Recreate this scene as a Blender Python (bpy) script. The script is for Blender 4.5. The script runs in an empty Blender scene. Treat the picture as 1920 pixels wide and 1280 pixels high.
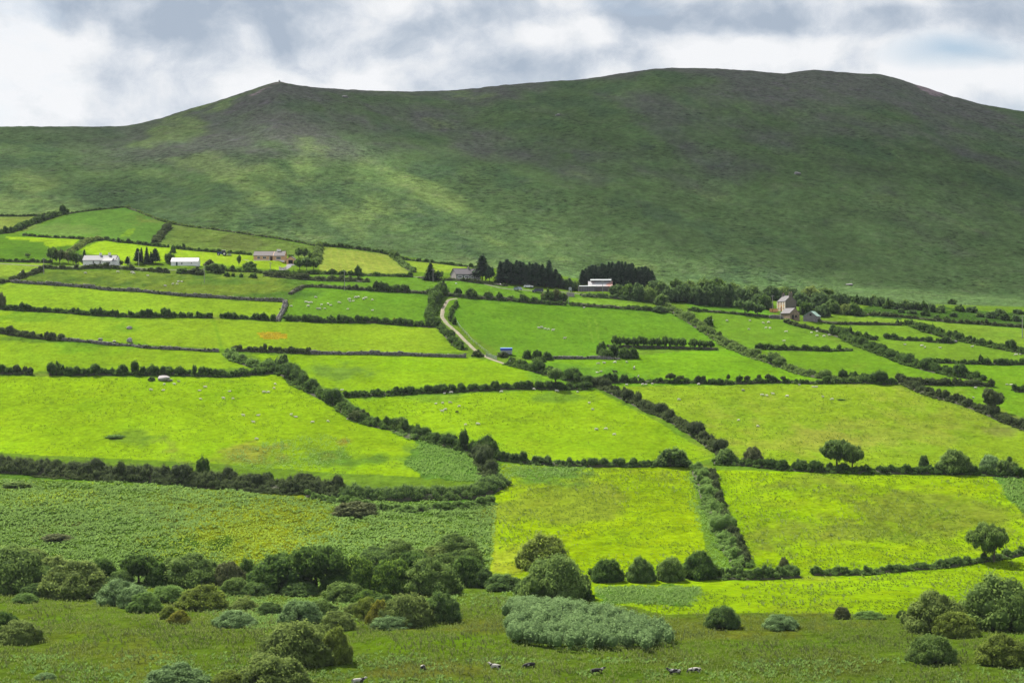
import bpy, math, random
import numpy as np
from mathutils import Vector

R = math.radians
rng = np.random.default_rng(7)
random.seed(7)
scene = bpy.context.scene
COL = scene.collection
F = 3600.0          # focal length in pixels of a 1920 px wide frame
CX, CY = 960.0, 640.0

# ------------------------------------------------------------------ noise
def _hash(ix, iy, seed):
    h = (ix.astype(np.int64) * 374761393 + iy.astype(np.int64) * 668265263 + seed * 1442695041) & 0x7fffffff
    h = ((h ^ (h >> 13)) * 1274126177) & 0x7fffffff
    h = (h ^ (h >> 16)) & 0xffff
    return h / 65535.0

def vnoise(x, y, seed=0):
    x = np.asarray(x, float); y = np.asarray(y, float)
    ix = np.floor(x); iy = np.floor(y)
    fx = x - ix; fy = y - iy
    fx = fx * fx * (3 - 2 * fx); fy = fy * fy * (3 - 2 * fy)
    a = _hash(ix, iy, seed); b = _hash(ix + 1, iy, seed)
    c = _hash(ix, iy + 1, seed); d = _hash(ix + 1, iy + 1, seed)
    return (a * (1 - fx) + b * fx) * (1 - fy) + (c * (1 - fx) + d * fx) * fy

def fbm(x, y, seed=0, octv=4):
    s = 0.0; a = 0.5; t = 0.0
    for k in range(octv):
        s = s + a * vnoise(x * 2.03 ** k + 13.7 * k, y * 2.03 ** k - 7.1 * k, seed + k)
        t += a; a *= 0.5
    return s / t - 0.5      # about -0.5 .. 0.5

def sstep(a, b, x):
    t = np.clip((np.asarray(x, float) - a) / (b - a), 0, 1)
    return t * t * (3 - 2 * t)

def pchip(xs, ys, x):
    xs = np.asarray(xs, float); ys = np.asarray(ys, float); x = np.asarray(x, float)
    h = np.diff(xs); d = np.diff(ys) / h
    m = np.zeros_like(ys)
    m[0] = d[0]; m[-1] = d[-1]
    for i in range(1, len(xs) - 1):
        if d[i - 1] * d[i] > 0:
            w1 = 2 * h[i] + h[i - 1]; w2 = h[i] + 2 * h[i - 1]
            m[i] = (w1 + w2) / (w1 / d[i - 1] + w2 / d[i])
    i = np.clip(np.searchsorted(xs, x) - 1, 0, len(xs) - 2)
    t = (x - xs[i]) / h[i]
    t2, t3 = t * t, t * t * t
    return ((2 * t3 - 3 * t2 + 1) * ys[i] + (t3 - 2 * t2 + t) * h[i] * m[i]
            + (-2 * t3 + 3 * t2) * ys[i + 1] + (t3 - t2) * h[i] * m[i + 1])

# ------------------------------------------------------------------ the lie of the land
# The valley as heights: for a few bearings and distances, how high the land stands (given as sight-line slope).
BE = [-1200, -500, 0, 480, 960, 1440, 1920, 2420, 3200]
SL = {60: 3928, 150: 1955, 308: 1280.5, 410: 1121, 440: 1086,
      480: [1003, 1004, 1005, 1012, 1018, 1020, 1020, 1020, 1020],
      540: [898, 900, 903, 912, 920, 922, 920, 920, 920],
      600: [803, 806, 810, 818, 828, 832, 832, 832, 832],
      680: [676, 680, 685, 700, 712, 718, 722, 722, 722],
      760: [570, 576, 583, 600, 630, 645, 652, 658, 662],
      850: [485, 490, 495, 512, 535, 572, 588, 598, 605],
      950: [428, 432, 437, 460, 497, 530, 550, 562, 570]}
RIDGE = [(-1200, 250), (-500, 243), (0, 237), (120, 238), (230, 238), (290, 226), (350, 206), (420, 186), (480, 166), (512, 155),
         (524, 152.5), (540, 156), (570, 161), (640, 167), (700, 170.5), (760, 172), (850, 171), (900, 166), (960, 159),
         (1090, 150), (1180, 137), (1230, 130), (1280, 128.5), (1340, 128), (1420, 133), (1465, 139), (1500, 134),
         (1525, 131), (1560, 134), (1600, 137), (1650, 139), (1700, 153), (1740, 166), (1780, 180), (1850, 198), (1920, 210),
         (2100, 240), (2420, 290), (3200, 380)]
YF = 950.0
_pxg = np.arange(-1200, 3201, 5.0)
_rx, _ry = zip(*RIDGE)
_ridge = np.interp(_pxg, _rx, _ry)
_k = np.ones(5) / 5
_ridge_s = np.convolve(np.pad(_ridge, 2, mode='edge'), _k, mode='valid')
_ridge_s[(_pxg > 505) & (_pxg < 545)] = _ridge[(_pxg > 505) & (_pxg < 545)]
_k = np.ones(81) / 81
_ridge_b = np.convolve(np.pad(_ridge, 40, mode='edge'), _k, mode='valid')
_yr = np.interp(_pxg, [-1200, 0, 525, 900, 1500, 2000, 3200], [1450, 1450, 1480, 1600, 1640, 1560, 1450])
_Yn = sorted(SL)
_cols = np.array([[SL[Y] if not isinstance(SL[Y], list) else SL[Y][j] for Y in _Yn] for j in range(len(BE))], float)
_rows = np.array([pchip(BE, _cols[:, i], _pxg) for i in range(len(_Yn))])      # (Y, px)
_Yg = np.concatenate([np.arange(60, 1720, 2.0), np.arange(1720, 3600, 20.0)])
_T = np.zeros((len(_Yg), len(_pxg)))
for j in range(len(_pxg)):
    low = _Yg <= YF
    yy = np.empty(len(_Yg))
    yy[low] = pchip(_Yn, _rows[:, j], _Yg[low])
    yf = _rows[-1, j]; Yr = _yr[j]
    t = (_Yg - YF) / (Yr - YF)
    tt = np.clip(t, 0, 1)
    rr = _ridge_b[j] + (_ridge_s[j] - _ridge_b[j]) * sstep(0.35, 0.98, tt)
    up = yf + (rr - yf) * (1 - (1 - tt) ** 1.5)
    yy[~low] = up[~low]
    Z = (CY - yy) / F * _Yg
    beyond = _Yg > Yr
    if beyond.any():
        zr = (CY - _ridge_s[j]) / F * Yr
        d = _Yg[beyond] - Yr
        Z[beyond] = zr + d * (CY - _ridge_s[j]) / F - d * d * 0.0006 - d * 0.01
        Z[beyond] = np.maximum(Z[beyond], -40)
    _T[:, j] = Z

def _bil(px, Y):
    px = np.clip(px, _pxg[0], _pxg[-1] - 1e-3); Y = np.clip(Y, _Yg[0], _Yg[-1] - 1e-3)
    j = ((px - _pxg[0]) / 5.0).astype(int); fj = (px - _pxg[j]) / 5.0
    i = np.searchsorted(_Yg, Y, side='right') - 1
    i = np.clip(i, 0, len(_Yg) - 2); fi = (Y - _Yg[i]) / (_Yg[i + 1] - _Yg[i])
    return ((_T[i, j] * (1 - fj) + _T[i, j + 1] * fj) * (1 - fi)
            + (_T[i + 1, j] * (1 - fj) + _T[i + 1, j + 1] * fj) * fi)

# where the hill begins: the line of walls along its foot
FOOT = [(-1200, 380), (0, 404), (105, 400), (180, 392), (236, 386), (300, 411), (325, 418), (430, 432), (520, 445), (592, 459), (640, 461),
        (735, 474), (800, 488), (860, 497), (905, 500), (1000, 512), (1100, 522), (1250, 535), (1400, 550), (1560, 562), (1700, 572), (1920, 582), (3200, 600)]
_fx, _fy = zip(*FOOT)
def foot_y(px):
    return np.interp(px, _fx, _fy)

PADS = []        # (X, Y, z, r_flat, r_blend)
def base_z(X, Y):
    X = np.asarray(X, float); Y = np.asarray(Y, float)
    return _bil(CX + F * X / np.maximum(Y, 1), Y)

def gz(X, Y):
    X = np.asarray(X, float); Y = np.asarray(Y, float)
    z = base_z(X, Y)
    px = CX + F * X / np.maximum(Y, 1)
    py = CY - F * z / np.maximum(Y, 1)
    hill = sstep(4, -10, py - foot_y(px)) * sstep(900, 990, Y)
    bog = sstep(1075, 1130, py)
    fld = 1 - hill
    z = z + fld * (0.9 * fbm(X / 45, Y / 45, 3, 3) + 0.25 * fbm(X / 6, Y / 6, 11, 3))
    z = z + bog * 0.5 * fbm(X / 5, Y / 9, 21, 3)
    brk = sstep(900, 915, py) * sstep(1085, 1060, py) * sstep(925, 905, px)
    z = z + brk * (1.0 * fbm(X / 3.4, Y / 4.2, 25, 3) + 1.4 * fbm(X / 14, Y / 18, 27, 3))
    keep = sstep(0, 120, np.abs(Y - np.interp(px, _pxg, _yr))) * 0.8 + 0.2
    z = z + hill * ((9.0 * fbm(X / 150, Y / 260, 31, 4) + 3.0 * fbm(X / 40, Y / 70, 35, 3)) * keep + 5.0 * keep * fbm((X * .55 + Y * .25) / 20, (Y - .7 * X) / 190, 39, 4) + 1.3 * fbm(X / 7, Y / 9, 37, 3))
    for (ax, ay, az, r1, r2) in PADS:
        d = np.hypot(X - ax, (Y - ay))
        w = 1 - sstep(r1, r2, d)
        z = z * (1 - w) + az * w
    return z

def gz1(x, y):
    return float(gz(np.array([x]), np.array([y]))[0])

_inv = np.arange(60, 1500, 0.5)
def P(px, py):
    """The spot on the land that lies on the sight line (px, py)."""
    zz = _bil(np.full_like(_inv, px), _inv)
    yy = CY - F * zz / _inv
    yy = np.minimum.accumulate(yy)
    Y = float(np.interp(-py, -yy, _inv))
    X = (px - CX) / F * Y
    return Vector((X, Y, gz1(X, Y)))

def PA(px, py):
    px = np.asarray(px, float); py = np.asarray(py, float)
    out = np.array([P(a, b)[:] for a, b in zip(px, py)])
    return out

def mpp(Y):          # metres per photo pixel at distance Y
    return Y / F

# ------------------------------------------------------------------ meshes and objects
def mesh_np(name, verts, faces_flat, sizes, mats=(), midx=None, tint=None, smooth=False):
    me = bpy.data.meshes.new(name)
    nv = len(verts)
    me.vertices.add(nv)
    me.vertices.foreach_set('co', np.asarray(verts, np.float32).ravel())
    sizes = np.asarray(sizes, np.int32)
    me.loops.add(int(sizes.sum()))
    me.loops.foreach_set('vertex_index', np.asarray(faces_flat, np.int32).ravel())
    me.polygons.add(len(sizes))
    st = np.zeros(len(sizes), np.int32); st[1:] = np.cumsum(sizes)[:-1]
    me.polygons.foreach_set('loop_start', st)
    me.polygons.foreach_set('loop_total', sizes)
    for m in mats: me.materials.append(m)
    if midx is not None:
        me.polygons.foreach_set('material_index', np.asarray(midx, np.int32))
    if smooth is not False:
        me.polygons.foreach_set('use_smooth', np.full(len(sizes), True) if smooth is True else np.asarray(smooth, bool))
    if tint is not None:
        a = me.attributes.new('tint', 'FLOAT', 'POINT')
        a.data.foreach_set('value', np.asarray(tint, np.float32))
    me.update(calc_edges=True)
    me.validate()
    return me

def obj(name, me, parent=None, loc=None, rot=None, scale=None, mat=None):
    o = bpy.data.objects.new(name, me)
    COL.objects.link(o)
    if parent is not None: o.parent = parent
    if loc is not None: o.location = loc
    if rot is not None: o.rotation_euler = rot if not isinstance(rot, (int, float)) else (0, 0, rot)
    if scale is not None: o.scale = scale
    if mat is not None and me is not None:
        for s in o.material_slots[:1]:
            s.link = 'OBJECT'; s.material = mat
    return o

def tag(o, label=None, cat=None, group=None, kind=None):
    if label: o['label'] = label
    if cat: o['category'] = cat
    if group: o['group'] = group
    if kind: o['kind'] = kind
    return o

def thing(name, label, cat, loc=(0, 0, 0), rotz=0, group=None):
    o = obj(name, None, None, loc, (0, 0, rotz))
    return tag(o, label, cat, group)

class MB:
    def __init__(s): s.v = []; s.f = []; s.m = []
    def add(s, vs, fs, m=0):
        b = len(s.v); s.v += [tuple(v) for v in vs]; s.f += [tuple(b + i for i in f) for f in fs]; s.m += [m] * len(fs); return s
    def box(s, x0, x1, y0, y1, z0, z1, m=0):
        v = [(x, y, z) for x in (x0, x1) for y in (y0, y1) for z in (z0, z1)]
        return s.add(v, [(0, 1, 3, 2), (4, 6, 7, 5), (0, 4, 5, 1), (2, 3, 7, 6), (0, 2, 6, 4), (1, 5, 7, 3)], m)
    def prism(s, pts, y0, y1, m=0):        # outline in x,z pushed along y
        n = len(pts)
        v = [(x, y0, z) for x, z in pts] + [(x, y1, z) for x, z in pts]
        f = [tuple(range(n)), tuple(range(2 * n - 1, n - 1, -1))] + [(i, i + n, (i + 1) % n + n, (i + 1) % n) for i in range(n)]
        return s.add(v, f, m)
    def prismx(s, pts, x0, x1, m=0):       # outline in y,z pushed along x
        n = len(pts)
        v = [(x0, y, z) for y, z in pts] + [(x1, y, z) for y, z in pts]
        f = [tuple(range(n - 1, -1, -1)), tuple(range(n, 2 * n))] + [(i, (i + 1) % n, (i + 1) % n + n, i + n) for i in range(n)]
        return s.add(v, f, m)
    def tube(s, pts, rads, n=6, m=0):
        pts = [Vector(p) for p in pts]; rings = []
        for i, p in enumerate(pts):
            d = (pts[min(i + 1, len(pts) - 1)] - pts[max(i - 1, 0)]).normalized()
            a = d.orthogonal().normalized(); b = d.cross(a)
            rings.append([p + (a * math.cos(2 * math.pi * k / n) + b * math.sin(2 * math.pi * k / n)) * rads[i] for k in range(n)])
        v = [q for r in rings for q in r]; f = []
        for i in range(len(pts) - 1):
            for k in range(n):
                f.append((i * n + k, i * n + (k + 1) % n, (i + 1) * n + (k + 1) % n, (i + 1) * n + k))
        f.append(tuple(range(n - 1, -1, -1))); f.append(tuple((len(pts) - 1) * n + k for k in range(n)))
        return s.add(v, f, m)
    def cyl_y(s, cx, cz, r, y0, y1, n=14, m=0):
        v = [(cx + r * math.cos(2 * math.pi * k / n), y, cz + r * math.sin(2 * math.pi * k / n)) for y in (y0, y1) for k in range(n)]
        f = [tuple(range(n)), tuple(range(2 * n - 1, n - 1, -1))] + [(k, k + n, (k + 1) % n + n, (k + 1) % n) for k in range(n)]
        return s.add(v, f, m)
    def mesh(s, name, mats):
        me = bpy.data.meshes.new(name)
        me.from_pydata(s.v, [], s.f)
        for mm in (mats if isinstance(mats, (list, tuple)) else [mats]): me.materials.append(mm)
        me.polygons.foreach_set('material_index', s.m)
        me.update()
        return me
    def part(s, name, mats, parent):
        return obj(name, s.mesh(name, mats), parent)

# ------------------------------------------------------------------ materials
def srgb(r, g, b):
    f = lambda c: (c / 255 / 12.92) if c / 255 <= 0.04045 else ((c / 255 + 0.055) / 1.055) ** 2.4
    return (f(r), f(g), f(b), 1.0)

class NT:
    def __init__(s, nt): s.nt = nt; nt.nodes.clear()
    def n(s, t, **kw):
        nd = s.nt.nodes.new(t)
        for k, v in kw.items():
            if k.startswith('i_'):
                key = k[2:]; key = int(key) if key.isdigit() else key.replace('_', ' ')
                nd.inputs[key].default_value = v
            else: setattr(nd, k, v)
        return nd
    def l(s, a, b): s.nt.links.new(a, b)
    def math(s, op, a, b=None, clamp=False):
        nd = s.n('ShaderNodeMath', operation=op); nd.use_clamp = clamp
        for i, x in enumerate((a, b)):
            if x is None: continue
            if hasattr(x, 'links'): s.l(x, nd.inputs[i])
            else: nd.inputs[i].default_value = x
        return nd.outputs[0]
    def mix(s, f, a, b, mode='MIX'):
        nd = s.n('ShaderNodeMix', data_type='RGBA', blend_type=mode)
        for i, x in ((0, f), (6, a), (7, b)):
            if hasattr(x, 'links'): s.l(x, nd.inputs[i])
            else: nd.inputs[i].default_value = x
        return nd.outputs[2]
    def noise(s, vec, scale, detail=4, rough=0.55):
        nd = s.n('ShaderNodeTexNoise', i_Scale=scale, i_Detail=detail, i_Roughness=rough)
        if vec is not None: s.l(vec, nd.inputs['Vector'])
        return nd.outputs['Fac']
    def ramp(s, fac, stops):
        nd = s.n('ShaderNodeValToRGB'); e = nd.color_ramp.elements
        while len(e) < len(stops): e.new(0.5)
        for i, (p, c) in enumerate(stops):
            e[i].position = p; e[i].color = c if len(c) == 4 else (*c, 1)
        s.l(fac, nd.inputs[0]); return nd.outputs[0]
    def remap(s, v, a, b, c, d):
        nd = s.n('ShaderNodeMapRange', i_1=a, i_2=b, i_3=c, i_4=d); s.l(v, nd.inputs[0]); return nd.outputs[0]

def new_mat(name):
    m = bpy.data.materials.new(name); m.use_nodes = True
    return m, NT(m.node_tree)

def simple_mat(name, col, rough=0.7, var=0.15, scale=1.5, metallic=0.0, dirt=None, spec=0.3, bump=0.0, coords='Object', dirt_amt=0.5, dirt_scale=0.4):
    m, t = new_mat(name)
    tc = t.n('ShaderNodeTexCoord').outputs[coords]
    nz = t.noise(tc, scale, 5)
    c = tuple(col[:3]) + (1,)
    lo = tuple(x * (1 - var) for x in c[:3]) + (1,); hi = tuple(min(1, x * (1 + var)) for x in c[:3]) + (1,)
    cc = t.ramp(nz, [(0.3, lo), (0.7, hi)])
    if dirt:
        nd = t.noise(tc, dirt_scale, 6, 0.7)
        f = t.remap(nd, 0.5, 0.68, 0, dirt_amt)
        cc = t.mix(f, cc, tuple(dirt[:3]) + (1,))
    b = t.n('ShaderNodeBsdfPrincipled', i_Roughness=rough, i_Metallic=metallic)
    b.inputs['Specular IOR Level'].default_value = spec
    t.l(cc, b.inputs['Base Color'])
    if bump:
        bp = t.n('ShaderNodeBump', i_Strength=bump, i_Distance=0.1)
        t.l(t.noise(tc, scale * 4, 4), bp.inputs['Height']); t.l(bp.outputs[0], b.inputs['Normal'])
    o = t.n('ShaderNodeOutputMaterial'); t.l(b.outputs[0], o.inputs[0])
    return m

def leaf_mat(name, dark, mid, light, trans=0.38, tcol=None, gain=1.7):
    dark, mid, light = [tuple(x * gain for x in c[:3]) + (1,) for c in (dark, mid, light)]
    m, t = new_mat(name)
    at = t.n('ShaderNodeAttribute', attribute_name='tint').outputs['Fac']
    oi = t.n('ShaderNodeObjectInfo').outputs['Random']
    f = t.math('ADD', at, t.math('MULTIPLY', t.math('SUBTRACT', oi, 0.5), 0.16))
    c = t.ramp(f, [(0.0, dark), (0.5, mid), (1.0, light)])
    d = t.n('ShaderNodeBsdfPrincipled', i_Roughness=0.8)
    d.inputs['Specular IOR Level'].default_value = 0.04
    t.l(c, d.inputs['Base Color'])
    tr = t.n('ShaderNodeBsdfTranslucent')
    t.l(t.mix(0.5, c, tcol or tuple(min(1, x * 1.6) for x in light[:3]) + (1,)), tr.inputs[0])
    mx = t.n('ShaderNodeMixShader', i_0=trans)
    t.l(d.outputs[0], mx.inputs[1]); t.l(tr.outputs[0], mx.inputs[2])
    o = t.n('ShaderNodeOutputMaterial'); t.l(mx.outputs[0], o.inputs[0])
    return m

# ------------------------------------------------------------------ foliage
_phi = (1 + 5 ** 0.5) / 2
_ICOV = np.array([(-1, _phi, 0), (1, _phi, 0), (-1, -_phi, 0), (1, -_phi, 0), (0, -1, _phi), (0, 1, _phi), (0, -1, -_phi), (0, 1, -_phi),
                  (_phi, 0, -1), (_phi, 0, 1), (-_phi, 0, -1), (-_phi, 0, 1)], float) / math.sqrt(1 + _phi * _phi)
_ICOF = np.array([(0, 11, 5), (0, 5, 1), (0, 1, 7), (0, 7, 10), (0, 10, 11), (1, 5, 9), (5, 11, 4), (11, 10, 2), (10, 7, 6), (7, 1, 8),
                  (3, 9, 4), (3, 4, 2), (3, 2, 6), (3, 6, 8), (3, 8, 9), (4, 9, 5), (2, 4, 11), (6, 2, 10), (8, 6, 7), (9, 8, 1)])

def unit(a): return a / np.maximum(np.linalg.norm(a, axis=1, keepdims=True), 1e-9)

def foliage(centers, radii, per, size, g, core=0.72, rnd=0.55, tint_c=None, aspect=0.5, up=0.25):
    """Leaf sprays over a set of clumps, with a dense inside; returns verts, flat faces, sizes, tint."""
    c = np.asarray(centers, float); r = np.asarray(radii, float)
    if r.ndim == 1: r = np.repeat(r[:, None], 3, 1)
    n = len(c)
    tc = g.random(n) if tint_c is None else np.asarray(tint_c)
    cnt = np.full(n, per) if np.isscalar(per) else np.asarray(per, int)
    idx = np.repeat(np.arange(n), cnt)
    N = len(idx)
    u = unit(g.normal(size=(N, 3)) + np.array([0, 0, up]))
    dist = 0.70 + 0.36 * g.random((N, 1)) + (g.random((N, 1)) < .10) * g.random((N, 1)) * .42
    p = c[idx] + r[idx] * u * dist
    nn = unit(u + rnd * g.normal(size=(N, 3)) * 0.7)
    ta = unit(np.cross(nn, g.normal(size=(N, 3))))
    tb = np.cross(nn, ta)
    s = (size if np.isscalar(size) else np.asarray(size)[idx][:, None]) * (0.6 + 0.8 * g.random((N, 1)))
    quad = np.stack([p + ta * s * 0.6, p + tb * s * aspect * 0.6, p - ta * s * 0.6, p - tb * s * aspect * 0.6], 1).reshape(-1, 3)
    qf = np.arange(4 * N)
    tint = np.clip(0.68 * tc[idx] + 0.32 * g.random(N), 0, 1)
    V = [quad]; FF = [qf]; SZ = [np.full(N, 4)]; TT = [np.repeat(tint, 4)]
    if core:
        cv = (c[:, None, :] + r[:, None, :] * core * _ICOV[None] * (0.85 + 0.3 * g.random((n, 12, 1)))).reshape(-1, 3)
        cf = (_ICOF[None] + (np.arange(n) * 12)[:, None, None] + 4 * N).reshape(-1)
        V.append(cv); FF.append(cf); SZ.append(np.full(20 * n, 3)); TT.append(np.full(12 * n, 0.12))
    return np.concatenate(V), np.concatenate(FF), np.concatenate(SZ), np.concatenate(TT)

def join_np(parts):
    V, Fc, S, T = [], [], [], []; b = 0
    for v, f, s, t in parts:
        V.append(v); Fc.append(f + b); S.append(s); T.append(t); b += len(v)
    return np.concatenate(V), np.concatenate(Fc), np.concatenate(S), np.concatenate(T)
# ------------------------------------------------------------------ camera, sun, sky
cam = bpy.data.cameras.new('camera')
cam.sensor_width = 36.0; cam.lens = 36.0 * F / 1920.0
cam.clip_start = 1.0; cam.clip_end = 20000.0
co = bpy.data.objects.new('camera', cam); COL.objects.link(co)
co.location = (0, 0, 0); co.rotation_euler = (R(90), 0, 0)
scene.camera = co

SUN_EL = R(51.0)
SUN_AZ = R(-36.0)                       # from straight ahead, to the left
sd = Vector((math.sin(SUN_AZ) * math.cos(SUN_EL), math.cos(SUN_AZ) * math.cos(SUN_EL), math.sin(SUN_EL)))
sun = bpy.data.lights.new('sun', 'SUN'); sun.energy = 5.0; sun.angle = R(0.6); sun.color = (1.0, 0.95, 0.86)
so = bpy.data.objects.new('sun', sun); COL.objects.link(so)
so.rotation_euler = sd.to_track_quat('Z', 'Y').to_euler(); so.location = (0, 0, 900)

scene.view_settings.view_transform = 'Standard'
scene.view_settings.look = 'None'
scene.view_settings.exposure = 1.1
scene.view_settings.gamma = 1.0
scene.cycles.max_bounces = 5
scene.cycles.diffuse_bounces = 2
scene.cycles.transmission_bounces = 3
scene.cycles.transparent_max_bounces = 24
scene.cycles.volume_bounces = 0
scene.cycles.use_denoising = True
scene.cycles.denoising_prefilter = 'NONE'

world = bpy.data.worlds.new('World'); scene.world = world
world.use_nodes = True
t = NT(world.node_tree)
sky = t.n('ShaderNodeTexSky', sky_type='NISHITA', sun_disc=False)
sky.sun_elevation = SUN_EL; sky.sun_rotation = SUN_AZ % (2 * math.pi)
sky.altitude = 100; sky.air_density = 1.0; sky.dust_density = 1.5
gen = t.n('ShaderNodeTexCoord').outputs['Generated']
nv = t.n('ShaderNodeVectorMath', operation='NORMALIZE'); t.l(gen, nv.inputs[0])
D = nv.outputs[0]
def vmap(vec, sc, loc=(0, 0, 0)):
    m = t.n('ShaderNodeMapping'); m.inputs['Scale'].default_value = sc; m.inputs['Location'].default_value = loc
    t.l(vec, m.inputs['Vector']); return m.outputs[0]
def skydir(px, py):
    v = Vector(((px - CX) / F, 1.0, (CY - py) / F)); return v.normalized()
def blob(px, py, rx, ry):
    """Soft bank of cloud around one compass bearing and height in the sky, 1 at its middle."""
    c = skydir(px, py)
    s = t.n('ShaderNodeVectorMath', operation='SUBTRACT'); t.l(D, s.inputs[0]); s.inputs[1].default_value = c
    w = t.n('ShaderNodeVectorMath', operation='MULTIPLY'); t.l(s.outputs[0], w.inputs[0]); w.inputs[1].default_value = (F / rx, F / rx, F / ry)
    l = t.n('ShaderNodeVectorMath', operation='LENGTH'); t.l(w.outputs[0], l.inputs[0])
    return t.remap(l.outputs['Value'], 0.0, 1.0, 1.0, 0.0)
SKY_DARK = [(480, 10, 540, 120, .68), (1120, 10, 230, 70, .34), (1500, 30, 420, 60, .40), (1860, 40, 260, 90, .34), (800, 70, 260, 70, .22),
            (230, 150, 260, 60, .22), (980, 115, 260, 40, .22), (1600, 115, 220, 45, .20)]
SKY_LIGHT = [(20, 130, 240, 130, .55), (440, 160, 160, 60, .34), (640, 130, 170, 60, .40), (980, 70, 160, 60, .30), (1380, 105, 170, 60, .34), (1650, 105, 140, 60, .30), (1830, 165, 260, 46, .75),
             (1700, 10, 150, 24, .34), (700, 10, 120, 30, .14)]
wob = t.n('ShaderNodeTexNoise', i_Scale=14.0, i_Detail=3.0); t.l(vmap(D, (1, 1, 1.8)), wob.inputs['Vector'])
wv = t.n('ShaderNodeVectorMath', operation='SUBTRACT'); t.l(wob.outputs['Color'], wv.inputs[0]); wv.inputs[1].default_value = (.5, .5, .5)
ws = t.n('ShaderNodeVectorMath', operation='SCALE'); t.l(wv.outputs[0], ws.inputs[0]); ws.inputs['Scale'].default_value = 0.03
wa = t.n('ShaderNodeVectorMath', operation='ADD'); t.l(D, wa.inputs[0]); t.l(ws.outputs[0], wa.inputs[1])
D0 = D; D = wa.outputs[0]
n1 = t.noise(vmap(D, (1, 1, 1.5), (3.1, 0.4, 1.7)), 8.0, 8, 0.55)
n2 = t.noise(vmap(D, (1, 1, 1.25), (8.1, 2.4, 0.3)), 26.0, 8, 0.62)
n3 = t.n('ShaderNodeTexVoronoi', feature='SMOOTH_F1', i_Scale=30.0); n3.inputs['Smoothness'].default_value = .6; t.l(vmap(D, (1, 1, 1.4), (1.1, 2.0, .6)), n3.inputs['Vector'])
dens = t.math('ADD', t.math('MULTIPLY', t.math('SUBTRACT', n1, 0.5), 1.5), t.math('ADD', t.math('MULTIPLY', t.math('SUBTRACT', n2, 0.5), 1.7), t.math('MULTIPLY', t.math('SUBTRACT', n3.outputs['Distance'], 0.42), 0.9)))
for (x, y, rx, ry, a) in SKY_DARK:
    dens = t.math('ADD', dens, t.math('MULTIPLY', blob(x, y, rx, ry), a))
for (x, y, rx, ry, a) in SKY_LIGHT:
    dens = t.math('SUBTRACT', dens, t.math('MULTIPLY', blob(x, y, rx, ry), a))
dens = t.math('ADD', t.math('MULTIPLY', dens, 1.2), 0.33)
cl = t.ramp(dens, [(0.0, (.425, .43, .44)), (0.2, (.385, .395, .41)), (0.42, (.325, .345, .375)), (0.70, (.248, .278, .318)), (1.0, (.185, .22, .268))])
# gaps of open sky between the clouds
gap = t.noise(vmap(D, (1, 1, 2.6), (5.3, 9.1, 2.2)), 5.0, 6, 0.55)
gapf = t.remap(gap, 0.57, 0.70, 0.0, 0.6)
gapf = t.math('ADD', gapf, t.math('MULTIPLY', blob(1790, 108, 150, 44), 1.1), clamp=True)
skyc = t.n('ShaderNodeVectorMath', operation='SCALE'); t.l(sky.outputs[0], skyc.inputs[0]); skyc.inputs['Scale'].default_value = 0.052
col = t.mix(gapf, cl, skyc.outputs[0])
bg = t.n('ShaderNodeBackground', i_Strength=1.0); t.l(col, bg.inputs[0])
wo = t.n('ShaderNodeOutputWorld'); t.l(bg.outputs[0], wo.inputs[0])
D = D0

# ------------------------------------------------------------------ ground sheet
K = 0.34
def lit(r, g, b, k=K):
    c = srgb(r, g, b); return np.array([c[0] * k * 1.04, c[1] * k, c[2] * k * .8])

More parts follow.
